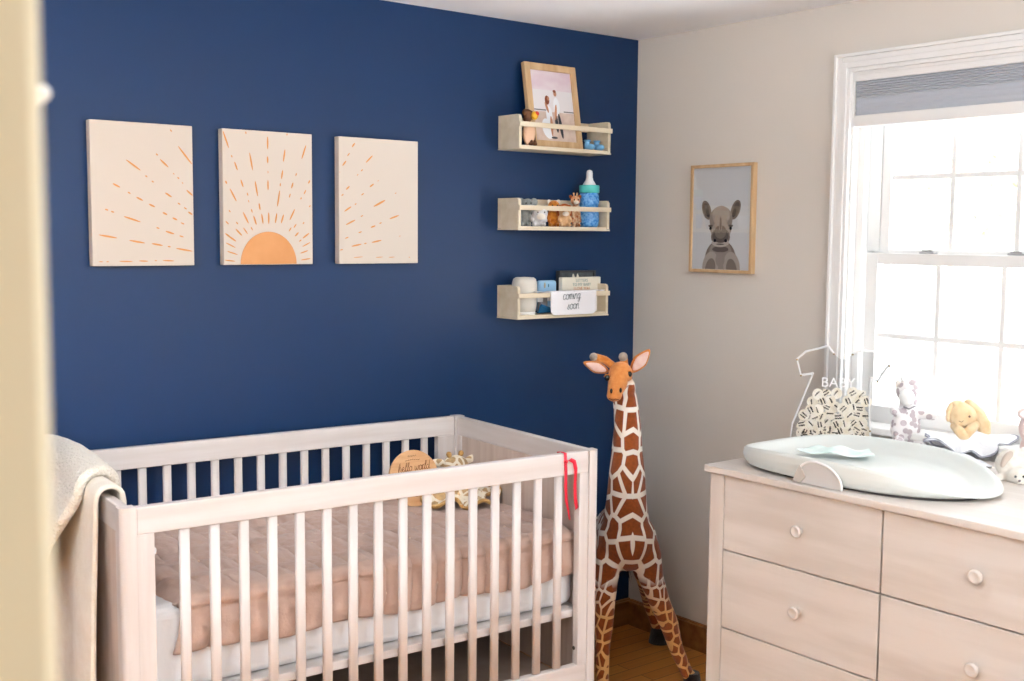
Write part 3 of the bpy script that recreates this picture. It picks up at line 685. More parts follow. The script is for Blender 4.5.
for nm_, v0, v1 in (('front', .004, .028), ('rear', CD-.028, CD-.004)):
    b = MB(); cbox(b, (-CL+.034, v0, CH-.060), (-.034, v1, CH-.001), .003); obj('top_rail', b, M_crib[0], cr)
    b = MB(); cbox(b, (-CL+.034, v0, .262), (-.034, v1, .316), .003); obj('bottom_rail', b, M_crib[0], cr)
    for u0, u1 in ((-CL+.034, -CL+.072), (-.064, -.034)) if nm_ == 'front' else ((-CL+.034, -CL+.072), (-.094, -.034)):
        b = MB(); cbox(b, (u0, v0, .316), (u1, v1, CH-.060), .0015); obj('side_stile', b, M_crib[2], cr)
    for k in range(16):
        uu = (-.127-.0672*k) if nm_ == 'front' else (-.138-.0678*k)
        if uu < -CL+.085: continue
        b = MB(); vm = (v0+v1)/2
        pts = []
        for q in range(16):
            a = 2*PI*q/16; pts.append(cp(uu+.0115*math.copysign(abs(math.cos(a))**.6, math.cos(a)), vm+.0075*math.copysign(abs(math.sin(a))**.6, math.sin(a)), .317))
        b.prism(pts, (0,0,1), CH-.060-.3175, smooth=True); obj('slat', b, M_crib[2], cr)
for u0, u1, s in ((-.028, -.006, 1), (-CL+.006, -CL+.028, -1)):
    b = MB(); cbox(b, (u0, .034, CH-.060), (u1, CD-.034, CH-.001), .003); obj('end_rail', b, M_crib[1], cr)
    b = MB(); cbox(b, (u0+.002, .062, .248), (u1-.002, CD-.062, CH-.060), .0); obj('end_panel', b, M_cribpanel, cr)
    for v0, v1 in ((.034, .062), (CD-.062, CD-.034)):
        b = MB(); cbox(b, (u0, v0, .248), (u1, v1, CH-.060), .0015); obj('end_stile', b, M_crib[2], cr)
b = MB(); cbox(b, (-CL+.029, .0345, .215), (-.029, CD-.0345, .2475), 0); obj('bottom_board', b, mat('taupe_board', 'a8968a', .6, .2, col2='9b887b', cscale=10), cr)
b = MB(); cbox(b, (-CL+.034, .033, .443), (-.032, CD-.033, .464), .002); obj('mattress_support', b, M_crib[0], cr)
for uu, zz in ((-.0335, .764), (-.0335, .36)):
    b = MB(); b.cone(cp(-.0655, .020, zz), cp(-.0635, .020, zz), .0055, .0055, 14); b.cone(cp(-.067, .020, zz), cp(-.0655, .020, zz), .003, .003, 6); label(obj('bolt', b, M_steel, cr), 'dark steel bolt head')
b = MB(); b.ball(cp(-CL+.076, .03, .80), (.007, .007, .010)); obj('cap', b, M_white, cr)

# mattress
mt_ = thing('crib_mattress', 'white sheeted mattress inside the crib under the pink quilt', 'mattress', cp(-.63, .36, .465), G)
M_sheet = mat('white_sheet', 'f0f2f6', .85, .15, bump=.3, bscale=40, dist=.004)
b = MB(); b.box((-CL+.038, .060, .4655), (-.034, CD-.036, .662), .028, CM, seg=5)
obj('mattress_body', b, M_sheet, mt_)

# quilt lying on the mattress and hanging over its front edge
M_quilt = mat('pink_muslin', 'c4a99c', .95, .1, bump=.5, bscale=160, col2='ba9d8f', cscale=12, sheen=.3, dist=.003)
qt = thing('crib_quilt', 'dusty pink puffy quilt spread over the crib mattress', 'quilt', cp(-.6, .36, .665), G)
def sm(x): x = max(0, min(1, x)); return x*x*(3-2*x)
def quilt(i, j):
    # i: left to right, j: 0 front hem, .22 mattress edge, 1 rear
    u = -1.150+i*1.108
    uu = u + .02*(1-j)*math.sin(j*9)*(1-i)
    chan = abs(math.sin(PI*(i*15)))          # puffy channels across
    cr_ = abs(math.sin(PI*(j*7)))
    if j < .2:
        k = j/.2; v = .0425; z = .552+.105*k + .006*math.sin(i*21); puff = .009*chan**.5*(.4+.6*math.sin(PI*min(1, k+.15)))
        v -= min(.0, puff); v = .056-puff*1.7+.0015*math.sin(j*60+i*40)
    elif j < .3:
        k = (j-.2)/.1*PI/2; v = .056+.019*(1-math.cos(k)); z = .657+.024*math.sin(k); v -= .0128*chan**.5*math.cos(k); z += .005*chan*math.sin(k)
    else:
        k = (j-.3)/.7; v = .075+k*.585; z = .680+.010*(chan**.6)*(cr_**.5) + .006*math.sin(u*11+v*7)*math.sin(v*9)+.0022*math.sin(u*70+v*120+3*math.sin(v*40))*math.sin(u*160-v*50)
        d = abs(i-.0); z -= .010*math.exp(-i*40)
    if i < .02 and j < .2: z -= .0
    e = i*1.108
    z -= .018*(1-sm(e/.03)) if j > .25 else 0
    z -= .012*(1-sm((1-i)*1.108/.03)) if j > .25 else 0
    return cp(uu, v, z)
b = MB(); b.grid(quilt, 240, 90); b = solid(b, .008)
obj('quilt_top', b, M_quilt, qt)
for a in range(1, 15, 1):
    for c_ in (.10, .42, .56, .70, .84):
        if (a+int(c_*50)) % 2: continue
        p_ = quilt(a/15, c_); q_ = MB(); n = Vector((0, 0, 1)) if c_ > .3 else (CM.to_3x3() @ Vector((0, -1, 0)))
        q_.ball(p_+n*.0045, .0035, seg=8); obj('tufting_button', q_, mat('tuft_thread', 'e0c7b4', .8), qt)

# red ribbon tied round the front rail
rb = thing('ribbon', 'thin red ribbon tied around the right end of the front crib rail', 'ribbon', cp(-.1, 0, CH))
M_rib = mat('red_satin', 'd8203a', .4, .5)
def strip(pts, wd, par, name='tail'):
    b = MB(); n = len(pts)-1
    b.grid(lambda i, j: (lambda k: pts[k] + (CM.to_3x3() @ Vector((1, 0, 0)))*wd*(j-.5)*(1 if k < n-1 else .6))(round(i*n)), n, 1); return obj(name, solid(b, .0008), M_rib, par)
ru = -.117
strip([cp(ru-.004, .0308, .84), cp(ru-.002, .0308, .88), cp(ru, .0305, .906), cp(ru, .016, .9075), cp(ru+.001, .0012, .906), cp(ru+.003, .0015, .88), cp(ru+.004, .001, .857), cp(ru+.001, -.002, .82), cp(ru+.005, .0, .78), cp(ru+.013, -.001, .745), cp(ru+.017, 0, .725)], .009, rb)
loop = [cp(ru+.003, .0008, .882), cp(ru+.014, -.003, .889), cp(ru+.027, -.004, .882), cp(ru+.034, -.003, .860), cp(ru+.032, -.002, .82), cp(ru+.034, -.002, .78), cp(ru+.040, -.001, .752)]
b = MB(); n_ = len(loop)-1
b.grid(lambda i, j: loop[round(i*n_)] + (CM.to_3x3() @ Vector((.7, -.2, .6))).normalized()*.011*(j-.5), n_, 1); obj('tail', solid(b, .0008), M_rib, rb)
b = MB(); b.ball(cp(ru+.003, -.002, .884), (.005, .003, .005)); obj('knot', b, M_rib, rb)

# round wooden plaque leaning in the crib
PV = .60
pc = atz(414, 479, .770); rad = .082
zc_ = .693+rad*.97
pl = thing('wooden_plaque', 'round pale wooden plaque reading hello world leaning inside the crib', 'plaque', (pc.x, pc.y, .69), G)
tl = .25
PM = Matrix.Translation((pc.x, pc.y, zc_)) @ Matrix.Rotation(G, 4, 'Z') @ Matrix.Rotation(PI/2-tl, 4, 'X')
t_ = MB(); tb = bmesh.new(); bmesh.ops.create_cone(tb, cap_ends=True, segments=56, radius1=rad, radius2=rad, depth=.007); t_.merge(tb, PM)
obj('disc', t_, wood('birch_disc', 'd9ac80', 'cb9b6d', 0, .5, 30), pl)
b = MB(); M_burn = mat('burnt_lettering', '6b4226', .8, .1)
script(b, 'hello world', PM @ Matrix.Translation((.002, .022, .0038)) @ Matrix.Rotation(.02, 4, 'Z'), .0135, .0008, .25)
for k in range(-3, 4): b.tube([PM @ Vector((k*.007-.002, .054-abs(k)*.0008, .0038)), PM @ Vector((k*.007+.003, .0555-abs(k)*.0008, .0038))], .0008, 6)
for k in range(-2, 3): b.tube([PM @ Vector((k*.006-.002, .063, .0038)), PM @ Vector((k*.006, .067, .0038)), PM @ Vector((k*.006+.002, .063, .0038))], .0006, 6)
b.tube([PM @ Vector((-.02, -.05, .0038)), PM @ Vector((0, -.053, .0038)), PM @ Vector((.02, -.05, .0038))], .0008, 6)
obj('lettering', b, M_burn, pl)

# giraffe comforter in the rear corner of the crib
M_gl = None
def spots(name, base, spot, scale, th=.07, low=None, lowz=0, rand=.85, sym=True, headz=None, lowscale=1.8, headc=None):
    mt = mat(name, base, .9, .15, bump=.5, bscale=500, sheen=.25); N = mt.node_tree.nodes; L = mt.node_tree.links; b = N['Principled BSDF']
    tc = N.new('ShaderNodeTexCoord'); sx = N.new('ShaderNodeSeparateXYZ'); L.new(tc.outputs['Object'], sx.inputs[0])
    ab = N.new('ShaderNodeMath'); ab.operation = 'ABSOLUTE'; L.new(sx.outputs['X'], ab.inputs[0])
    cb = N.new('ShaderNodeCombineXYZ'); L.new(ab.outputs[0] if sym else sx.outputs['X'], cb.inputs['X']); 
    if sym:     # the pattern wraps round from the front to the flanks
        um = N.new('ShaderNodeMath'); um.operation = 'MULTIPLY_ADD'; um.inputs[1].default_value = .8; L.new(sx.outputs['Y'], um.inputs[0]); L.new(ab.outputs[0], um.inputs[2]); L.new(um.outputs[0], cb.inputs['X'])
    else: L.new(sx.outputs['Y'], cb.inputs['Y'])
    zz = N.new('ShaderNodeMath'); zz.operation = 'MULTIPLY_ADD'; zz.inputs[1].default_value = .8; zz.inputs[2].default_value = .413; L.new(sx.outputs['Z'], zz.inputs[0]); L.new(zz.outputs[0], cb.inputs['Y' if sym else 'Z'])
    def vor(sc):
        v = N.new('ShaderNodeTexVoronoi'); v.feature = 'DISTANCE_TO_EDGE'; v.voronoi_dimensions = '2D' if sym else '3D'; v.inputs['Scale'].default_value = sc; v.inputs['Randomness'].default_value = rand
        L.new(cb.outputs[0], v.inputs['Vector'])
        r = N.new('ShaderNodeMapRange'); r.inputs['From Min'].default_value = th; r.inputs['From Max'].default_value = th+.03; L.new(v.outputs['Distance'], r.inputs['Value']); return r.outputs[0]
    fac = vor(scale)
    def step(z, w_=.02):
        r = N.new('ShaderNodeMapRange'); r.inputs['From Min'].default_value = z-w_; r.inputs['From Max'].default_value = z+w_; L.new(sx.outputs['Z'], r.inputs['Value']); return r.outputs[0]
    def mix(f, A, B_, t='RGBA'):
        x = N.new('ShaderNodeMix'); x.data_type = t
        L.new(f, x.inputs['Factor'])
        for s_, v in (('A', A), ('B', B_)):
            sock = [q for q in x.inputs if q.name == s_ and q.enabled][0] if t != 'RGBA' else [q for q in x.inputs if q.name == s_ and q.type == 'RGBA'][0]
            if isinstance(v, bpy.types.NodeSocket): L.new(v, sock)
            else: sock.default_value = v
        return [q for q in x.outputs if q.type == ('RGBA' if t == 'RGBA' else 'VALUE')][0]
    nz = N.new('ShaderNodeTexNoise'); nz.inputs['Scale'].default_value = 90; nz.inputs['Detail'].default_value = 4; L.new(tc.outputs['Object'], nz.inputs['Vector'])
    spotc = mix(nz.outputs['Fac'], lin(spot), lin(tuple(min(1, int(spot[i:i+2], 16)/255*.62) for i in (0,2,4))))
    basec = lin(base)
    if low:
        f2 = vor(scale*lowscale); s_ = step(lowz, .015); fac = mix(s_, f2, fac, 'FLOAT')
        basec = mix(step(lowz-.05, .05), lin(low), lin(base))
    col = mix(fac, basec, spotc)
    if headz:
        hc = mix(nz.outputs['Fac'], lin(headc), lin('dc9a5a')); f1 = step(headz, .012)
        yr = N.new('ShaderNodeMapRange'); yr.inputs['From Min'].default_value = -.072; yr.inputs['From Max'].default_value = -.060; yr.inputs['To Min'].default_value = 1; yr.inputs['To Max'].default_value = 0
        L.new(sx.outputs['Y'], yr.inputs['Value']); m1 = N.new('ShaderNodeMath'); m1.operation = 'MULTIPLY'; L.new(yr.outputs[0], m1.inputs[0]); L.new(step(.90, .01), m1.inputs[1])
        m2 = N.new('ShaderNodeMath'); m2.operation = 'MAXIMUM'; L.new(f1, m2.inputs[0]); L.new(m1.outputs[0], m2.inputs[1]); col = mix(m2.outputs[0], col, hc)
    L.new(col, b.inputs['Base Color']); return mt
M_com = spots('comforter_fur', 'f5ecd8', 'e6c08a', 30, .10, sym=False, rand=.9)
# plane through the spot where the toy sits
Q = cp(-.10, .60, .69); nn = (CM.to_3x3() @ Vector((0,1,0)))
hp = at(455, 462, nn, Q); 
lv = thing('giraffe_comforter', 'tan and cream giraffe comforter slumped in the rear corner of the crib', 'soft toy', (hp.x, hp.y, .69), G)
X_ = CM.to_3x3() @ Vector((1,0,0)); Y_ = CM.to_3x3() @ Vector((0,1,0)); Z_ = Vector((0,0,1))
b = MB(); b.ball(hp-Z_*.012, (.045, .034, .034), Matrix.Rotation(G, 3, 'Z')); b.ball(hp-Z_*.04-Y_*.03, (.030, .030, .026)); obj('head', remesh(b, .004, 4), M_com, lv)
for s in (-1, 1):
    e_ = hp+X_*s*.058+Z_*.004
    b = MB(); b.ball(e_, (.027, .007, .012), (Matrix.Rotation(G, 3, 'Z') @ Euler((0, -s*.25, 0)).to_matrix())); obj('ear', b, M_com, lv)
    b = MB(); b.capsule(hp+X_*s*.018+Z_*.015, hp+X_*s*.022+Z_*.026, .006, .009, 10); obj('horn', b, fur('horn_tan', 'c79a5c', 'b08448'), lv)
    b = MB(); b.ball(hp+X_*s*.026-Y_*.034-Z_*.012, .004, seg=8); obj('eye', b, M_eye, lv)
cc = atz(470, 503, .70)
def comf(i, j):
    a = 2*PI*i; r = j; rr = (.085+.022*math.cos(4*a)+.008*math.sin(9*a))*r
    p_ = Vector((cc.x, cc.y, 0))+X_*(rr*1.25*math.cos(a))+Y_*(.035+rr*1.05*math.sin(a))
    return Vector((p_.x, p_.y, .6995+.045*max(0,1-r)**1.3+.011*r*(1+math.sin(7*a))))
b = MB(); b.grid(comf, 64, 14, closeu=True); obj('blanket_body', solid(b, .006), M_com, lv)
b = MB()
for v_ in range(9): pass
b.grid(lambda i, j: comf(i, .985+.02*j)+Vector((0,0,.0)), 64, 1, closeu=True); obj('satin_hem', solid(b, .011), mat('tan_satin', 'c49a5e', .4, .4), lv)

# ------------------------------------------------------------------ throw over the left end of the crib
tb_ = thing('throw_blanket', 'cream fleece throw hanging over the left end of the crib', 'blanket', cp(-CL, .35, CH), G)
M_fleece = mat('cream_fleece', 'f6eee0', .95, .1, bump=.35, bscale=90, sheen=.3, dist=.004, col2='f0e6d6', cscale=25)
M_sherpa = mat('cream_sherpa', 'f8f1e4', .98, .05, bump=1, bscale=130, sheen=.4, dist=.01)
def throw(v0, v1, zi, zo, off, bulge, wav, ph, flare=0):
    def fn(i, j):
        v = v0+(v1-v0)*i; Lin = .90-zi; Lout = .92-zo; arcl = .10; tot = Lin+arcl+Lout; s_ = j*tot
        w_ = wav*math.sin(i*PI*2.6+ph)
        if s_ < Lin: u, z = -CL+.034+off+.004, zi+s_
        elif s_ < Lin+arcl: a = (s_-Lin)/arcl*PI; u, z = -CL+.014+(.022+off)*math.cos(a), .905+(.018+off)*math.sin(a)
        else:
            k = (s_-Lin-arcl)/Lout; dn = k*Lout; u, z = -CL-.010-off-bulge*math.sin(min(1, k*1.3)*PI/2)-w_*sm(k*2), .90-dn
            v += flare*k*(.5-i)*2
        return cp(u, v, z)
    return fn
b = MB(); b.grid(throw(.125, .62, .80, .10, .006, .016, .016, .4, -.055), 60, 110)
obj('fleece_side', solid(b, .010), M_fleece, tb_)
def sherpafn(i, j):
    base = throw(.30, .70, .80, .70, .024, .05, .012, 2.0)(i, j)
    return base + Vector((0, 0, 1))*.014*math.sin(PI*min(1, max(0, i)))*math.sin(PI*j) + (CM.to_3x3() @ Vector((0, -1, 0)))*(.10*math.sin(PI*j)**2*(1-i))
b = MB(); b.grid(sherpafn, 60, 70)
bb_ = solid(b, .022)
for v in bb_.bm.verts:
    h_ = math.sin(v.co.x*410)*math.sin(v.co.y*370)*math.sin(v.co.z*390); v.co += Vector((1, 1, 1)).normalized()*.0018*h_
obj('sherpa_fold', bb_, M_sherpa, tb_)

# ------------------------------------------------------------------ dresser
DF = -.712; DY0, DY1 = -2.10, -1.025; DT = .870
ds = thing('dresser', 'pale ash six drawer dresser under the window', 'dresser', (-.39, (DY0+DY1)/2, 0))
b = MB(); b.box((DF-.014, DY0-.012, DT-.019), (-.050, DY1+.008, DT), .003); obj('top', b, M_dress[1], ds)
for y0, y1 in ((DY1-.052, DY1-.004), (DY0+.004, DY0+.052)):
    for x0, x1 in ((DF, DF+.04), (-.10, -.06)):
        b = MB(); b.box((x0, y0, 0), (x1, y1, DT-.019), .002); obj('leg', b, M_dress[2], ds)
for y0, y1 in ((DY1-.024, DY1-.008), (DY0+.008, DY0+.024)):
    b = MB(); b.box((DF+.04, y0, .18), (-.10, y1, DT-.019)); obj('side_panel', b, M_dress[2], ds)
b = MB(); b.box((DF+.022, DY0+.052, .19), (-.075, DY1-.052, DT-.020)); obj('carcass', b, M_gapdark, ds)
b = MB(); b.box((DF+.002, DY0+.052, .19), (DF+.02, DY1-.052, .212), .001); obj('bottom_rail', b, M_dress[1], ds)
b = MB(); b.cone((0,0,0),(0,0,.001),.001,.001,3)
cols_y = ((-1.557, -1.079), (-2.047, -1.562)); rows = ((.6495, .8475), (.4365, .6455), (.216, .4325))
for ci, (y0, y1) in enumerate(cols_y):
    for z0, z1 in rows:
        b = MB(); b.box((DF+.001, y0, z0), (DF+.021, y1, z1), .0015); d_ = obj('drawer', b, M_dress[1], ds)
        b = MB(); yk = -1.327 if ci == 0 else -1.803; zk = (z0+z1)/2+.002; px_ = DF+.001
        RMx = Matrix.Translation((px_, yk, zk)) @ Matrix.Rotation(-PI/2, 4, 'Y')
        k_ = MB(); k_.lathe([(.008, 0), (.0075, .010), (.0155, .014), (.0165, .018), (.015, .0215), (.011, .0225), (.009, .021), (0, .0205)], seg=28)
        bmesh.ops.transform(k_.bm, matrix=RMx, verts=k_.bm.verts); obj('knob', k_, M_dress[2], d_)

# ------------------------------------------------------------------ changing pad
PC = Vector((-.500, -1.380, DT)); PLn, PWd = .336, .205
cpad = thing('changing_pad', 'pale grey-green moulded changing pad on top of the dresser', 'changing pad', PC)
M_pad = mat('pad_foam', 'd6dbd8', .45, .35)
def padh(t):   # rim height, t = -1 (window-frame end) .. 1 (near end)
    return .066 - .020*max(0, -t)**3 - .052*max(0, t)**2.6
def pad(i, j):
    a = 2*PI*i; c, s = math.cos(a), math.sin(a); n = 3.2 if s > 0 else 2.15
    ex = math.copysign(abs(c)**(2/n), c); ey = math.copysign(abs(s)**(2/n), s)
    t = -ey; h = padh(t)
    # profile from underside centre, up the outer wall, over the rim, into the dish
    prof = [(0, .006), (.92, .006), (.965, .010), (.99, .3*h+.006), (1.0, .62*h), (.992, .90*h), (.975, h), (.94, .99*h), (.86, .70*h), (.76, .46*h), (.6, .36*h), (.3, .33*h), (0, .33*h)]
    k = j*(len(prof)-1); q = min(int(k), len(prof)-2); f = k-q
    r = prof[q][0]*(1-f)+prof[q+1][0]*f; z = prof[q][1]*(1-f)+prof[q+1][1]*f
    zc0 = .026
    if j > .55: z = z*(r) + zc0*(1-r) if r < .7 else z
    return PC+Vector((ex*PWd*r, ey*PLn*r, max(z, .006)))
b = MB(); b.grid(pad, 120, 48, closeu=True); obj('pad_body', b, M_pad, cpad)
b = MB(); b.grid(lambda i, j: PC+Vector((math.copysign(abs(math.cos(2*PI*i))**.85, math.cos(2*PI*i))*(PWd-.022), math.copysign(abs(math.sin(2*PI*i))**.85, math.sin(2*PI*i))*(PLn-.03), .0005+.0053*j)), 60, 1, closeu=True); obj('base_foot', b, mat('dark_rubber', '3a3636', .8), cpad)
# side bracket with its curved white rim
ba = at(797, 478, (1,0,0), (PC.x-PWd-.004, 0, 0)); bz = at(842, 489, (1,0,0), (PC.x-PWd-.004, 0, 0))
br_ = thing('safety_strap_clip', 'half-round grey buckle cover with white rim on the front of the changing pad', 'clip', (PC.x-PWd-.006, (ba.y+bz.y)/2, DT))
xx = PC.x-PWd-.006; y0_, y1_ = ba.y, bz.y; hh = .058
arcp = [(xx, (y0_+y1_)/2+(y0_-y1_)/2*math.cos(a), DT+.002+hh*math.sin(a)**.8*(1.0-.12*math.cos(a+PI))) for a in [PI*k/24 for k in range(25)]]
b = MB(); b.prism(arcp, (1,0,0), .006); obj('cover', b, mat('warm_grey_plastic', 'c9c6c3', .5, .3), br_)
b = MB(); b.tube(arcp[3:], .003, 10); label(obj('rim', b, M_white, br_), 'white curved rim')
b = MB(); b.prism([(xx-.004, y0_+.010, DT+.002), (xx-.004, y0_-.014, DT+.002), (xx-.004, y0_-.028, DT+.020), (xx-.004, y0_-.010, DT+.046), (xx-.004, y0_+.002, DT+.024)], (1,0,0), .008); obj('buckle', b, mat('buckle_grey', 'b8b3ac', .5), br_)
# washcloth
wc = at(838, 454, (0,0,1), (0,0,DT+.032))
b = MB()
def wash(i, j):
    u = (i-.5)*.20; v = (j-.5)*.085
    z = .0325+.010*math.exp(-((u+.02)**2/.001+(v-.02)**2/.001))+.004*math.sin(u*60+v*30)*math.sin(v*50) + .045*max(0, (abs(v+.01)-.03))*0
    p_ = Vector((wc.x, wc.y, DT)) + Vector((.35, -.94, 0))*u*(1-.35*j) + Vector((.94, .35, 0))*(v+.25*abs(u)*(i > .5))
    return Vector((p_.x, p_.y, DT+z+.006))
b.grid(wash, 40, 24); tag(obj('washcloth', solid(b, .004), mat('mint_terry', 'f2faf9', .95, .1, col2='d9eeea', cscale=18, bump=.6, bscale=400)), 'small crumpled mint and white washcloth lying in the changing pad', 'cloth')

# ------------------------------------------------------------------ clear baby-vest frame full of wooden tokens
TP = Vector((-.235, -.945, DT)); TDir = Vector((.62, -.785, 0)).normalized(); TN = Vector((-TDir.y, TDir.x, 0))   # TN points away from the camera side
if TN.dot(CAM-TP) > 0: TN = -TN
def tp(px, py): return at(px, py, TN, TP)
kf = thing('keepsake_case', 'clear case shaped like a baby dress, edged white, filled with wooden tokens', 'keepsake case', tp(830, 440))
outl = [(790, 452), (792.5, 424), (813, 374), (801, 375.5), (797, 359.5), (806, 352), (828.5, 346.5), (834, 354)]
outr = [(852.7, 354.5), (861, 351), (873, 352), (889.5, 366), (877.7, 382), (870.5, 378), (869, 410), (870.5, 432), (870, 456)]
def tzfix(p_): return Vector((p_.x, p_.y, max(p_.z, DT+.004)))
PL_ = [tzfix(tp(*q)) for q in outl]; PR_ = [tzfix(tp(*q)) for q in outr]
neck = [PL_[-1]+(PR_[0]-PL_[-1])*k/6-Vector((0,0,.018*math.sin(PI*k/6))) for k in range(1, 6)]
face = PL_+neck+PR_
b = MB(); b.prism([q-TN*.001 for q in face], TN, .003); obj('front_panel', b, M_acryl, kf)
b = MB(); b.prism([q+TN*.028 for q in face], TN, .003); obj('back_panel', b, M_acryl, kf)
b = MB()
for S in (PL_, PR_):
    for p_, q_ in zip(S, S[1:]):
        d = (q_-p_); L_ = d.length; d.normalize(); 
        Mx = Matrix.Identity(4); up = TN; sd = d.cross(up)
        for i in range(3): Mx[i][0] = d[i]; Mx[i][1] = up[i]; Mx[i][2] = sd[i]; Mx[i][3] = p_[i]
        b.box((-.002, .002, -.002), (L_+.002, .028, .002), 0, Mx)
b.box((0,0,0),(.0001,.0001,.0001),0,Matrix.Translation(PL_[1]+TN*.01))
bt0, bt1 = PL_[0], PR_[-1]; d = bt1-bt0; L_ = d.length; d.normalize()
Mx = Matrix.Identity(4); sd = d.cross(TN)
for i in range(3): Mx[i][0] = d[i]; Mx[i][1] = TN[i]; Mx[i][2] = sd[i]; Mx[i][3] = bt0[i]
b.box((0, .002, -.002), (L_, .028, .002), 0, Mx)
obj('edge_strip', b, mat('white_acrylic', 'f2f3f4', .4, .3), kf)
b = MB()
for q in [(834,354),(797,359.5),(801,375.5),(852.7,354.5),(889.5,366),(877.7,382),(870,431)]:
    p_ = tp(*q); b.ball(p_-TN*.003, .0028, seg=10)
obj('screw', b, mat('brass', 'a08858', .35, .5, .8), kf)
b = MB(); M_txt = frame_m(tp(838, 383)-TN*.0022, TDir, (0,0,1))
b.mesh(text('BABY', .041, 0, .0008, 0), M_txt); label(obj('lettering', b, MATS['white_acrylic'], kf, fix=False), 'white capital letters BABY')
M_tok = mat('birch_token', 'fdf8ee', .6, .2, col2='f5ebd6', cscale=50); M_tink = mat('token_ink', '2a2320', .7, .1)
random.seed(3); ntok = 0
rows_ = []
py = 446.0; row = 0
topline = lambda px: 396 if px < 800 else (394-(px-800)*.5 if px < 812 else (384+2*math.sin(px*.5) if px < 838 else (394 if px < 852 else 384)))
while py > 382:
    px = 796+(row % 2)*5.0
    while px < 868:
        ltx = 792.5+(424-py)*.41 if py < 424 else 792.5
        if py > topline(px)+5 and px > ltx+6 and not (838 < px < 846 and py < 404):
            rows_.append((px+random.uniform(-1.6,1.6), py+random.uniform(-1.2,1.2)))
        px += 8.6
    py -= 7.4; row += 1
for n_, (px, py) in enumerate(rows_):
    r = .0165; c = tp(px, py)+TN*(.0075+.0045*(n_ % 4))
    if c.z < DT+.008+r: c.z = DT+.008+r
    a0 = random.uniform(0, 2*PI)
    X2 = TDir*math.cos(a0)+Z_*math.sin(a0); Y2 = -TDir*math.sin(a0)+Z_*math.cos(a0)
    b = MB(); heart = n_ % 3 == 0
    if heart:
        pts = []
        for k in range(22):
            a = 2*PI*k/22; hx_ = 16*math.sin(a)**3/17; hy_ = (13*math.cos(a)-5*math.cos(2*a)-2*math.cos(3*a)-math.cos(4*a))/17
            pts.append(c+X2*hx_*r+Y2*hy_*r)
    else: pts = [c+X2*r*math.cos(2*PI*k/22)+Y2*r*math.sin(2*PI*k/22) for k in range(22)]
    tA, tB = random.uniform(-.22, .22), random.uniform(-.22, .22)
    pts = [q+TN*((q-c).dot(X2)*tA+(q-c).dot(Y2)*tB) for q in pts]
    b.prism([q-TN*.0015 for q in pts], TN, .0030)
    TL = lambda q: q+TN*((q-c).dot(X2)*tA+(q-c).dot(Y2)*tB)
    b.k = 1
    for line in range(1 if n_ % 2 else 2):
        x = -.009; yy_ = (.003 if line == 0 else -.005)
        while x < .008:
            wd = random.uniform(.0012, .0026)
            b.tube([TL(c+X2*x+Y2*(yy_-.002))-TN*.0018, TL(c+X2*(x+wd*.5)+Y2*(yy_+random.uniform(.001,.0035)))-TN*.0018, TL(c+X2*(x+wd)+Y2*(yy_-random.uniform(0,.002)))-TN*.0018], .001, 5)
            x += wd+.0007
    o = obj('wooden_token', b, [M_tok, M_tink]); tag(o, 'small pale wooden token with dark handwriting inside the clear keepsake case', 'token', 'wooden tokens in the clear case')

# ------------------------------------------------------------------ soft toys at the window
def dots(name, base, dot, scale, r):
    mt = mat(name, base, .9, .15, bump=.5, bscale=500, sheen=.25); N = mt.node_tree.nodes; L = mt.node_tree.links
    tc = N.new('ShaderNodeTexCoord'); v = N.new('ShaderNodeTexVoronoi'); v.inputs['Scale'].default_value = scale; L.new(tc.outputs['Object'], v.inputs['Vector'])
    mr = N.new('ShaderNodeMapRange'); mr.inputs['From Min'].default_value = r; mr.inputs['From Max'].default_value = r+.06; L.new(v.outputs['Distance'], mr.inputs['Value'])
    mx = N.new('ShaderNodeMix'); mx.data_type = 'RGBA'; mx.inputs['A'].default_value = lin(dot); mx.inputs['B'].default_value = lin(base)
    L.new(mr.outputs[0], mx.inputs['Factor']); L.new(mx.outputs['Result'], N['Principled BSDF'].inputs['Base Color']); return mt
M_spg = dots('pale_giraffe_fur', 'f1eeef', 'bdb1b6', 50, .42)
VN = Vector((.66, .75, 0)).normalized(); VR = Vector((.75, -.66, 0)).normalized()
q0 = Vector((-.125, -1.095, DT))
gp = thing('giraffe_soft_toy', 'white soft giraffe with grey spots sitting at the window behind the changing pad', 'soft toy', q0, math.atan2(VR.y, VR.x))
def g(px, py, dn=0): return at(px, py, VN, q0)-VN*dn
def rr_(px): return px/332.0
b = MB()
b.ball(g(905.5, 427), (rr_(14.5), rr_(12), rr_(18)), gpR := Matrix.Rotation(math.atan2(VR.y, VR.x), 3, 'Z'))
b.ball(g(906, 416), (rr_(10), rr_(9), rr_(12)), gpR)
b.capsule(g(907, 410), g(910, 394), rr_(8), rr_(9)); b.ball(g(910, 391), (rr_(13.5), rr_(11), rr_(12)), gpR)
b.capsule(g(901, 416, .01), g(892.5, 409.5, .02), rr_(4), rr_(4.6)); b.capsule(g(915, 413.5, .01), g(930, 414.5, .02), rr_(4.3), rr_(4.8))
b.capsule(g(897, 438, .01), g(894, 441, .05), rr_(5.5), rr_(5.5)); b.capsule(g(914, 440, .01), g(916, 443, .05), rr_(5.5), rr_(5.5))
def clampD(tt):
    for v in tt.verts: v.co.z = max(v.co.z, DT+.001)
obj('body', remesh(b, .004, 4, clampD), M_spg, gp)
b = MB(); b.ball(g(904, 396, .028), (rr_(7.5), rr_(6), rr_(8)), gpR); obj('muzzle', b, fur('muzzle_white', 'f6f6f6'), gp)
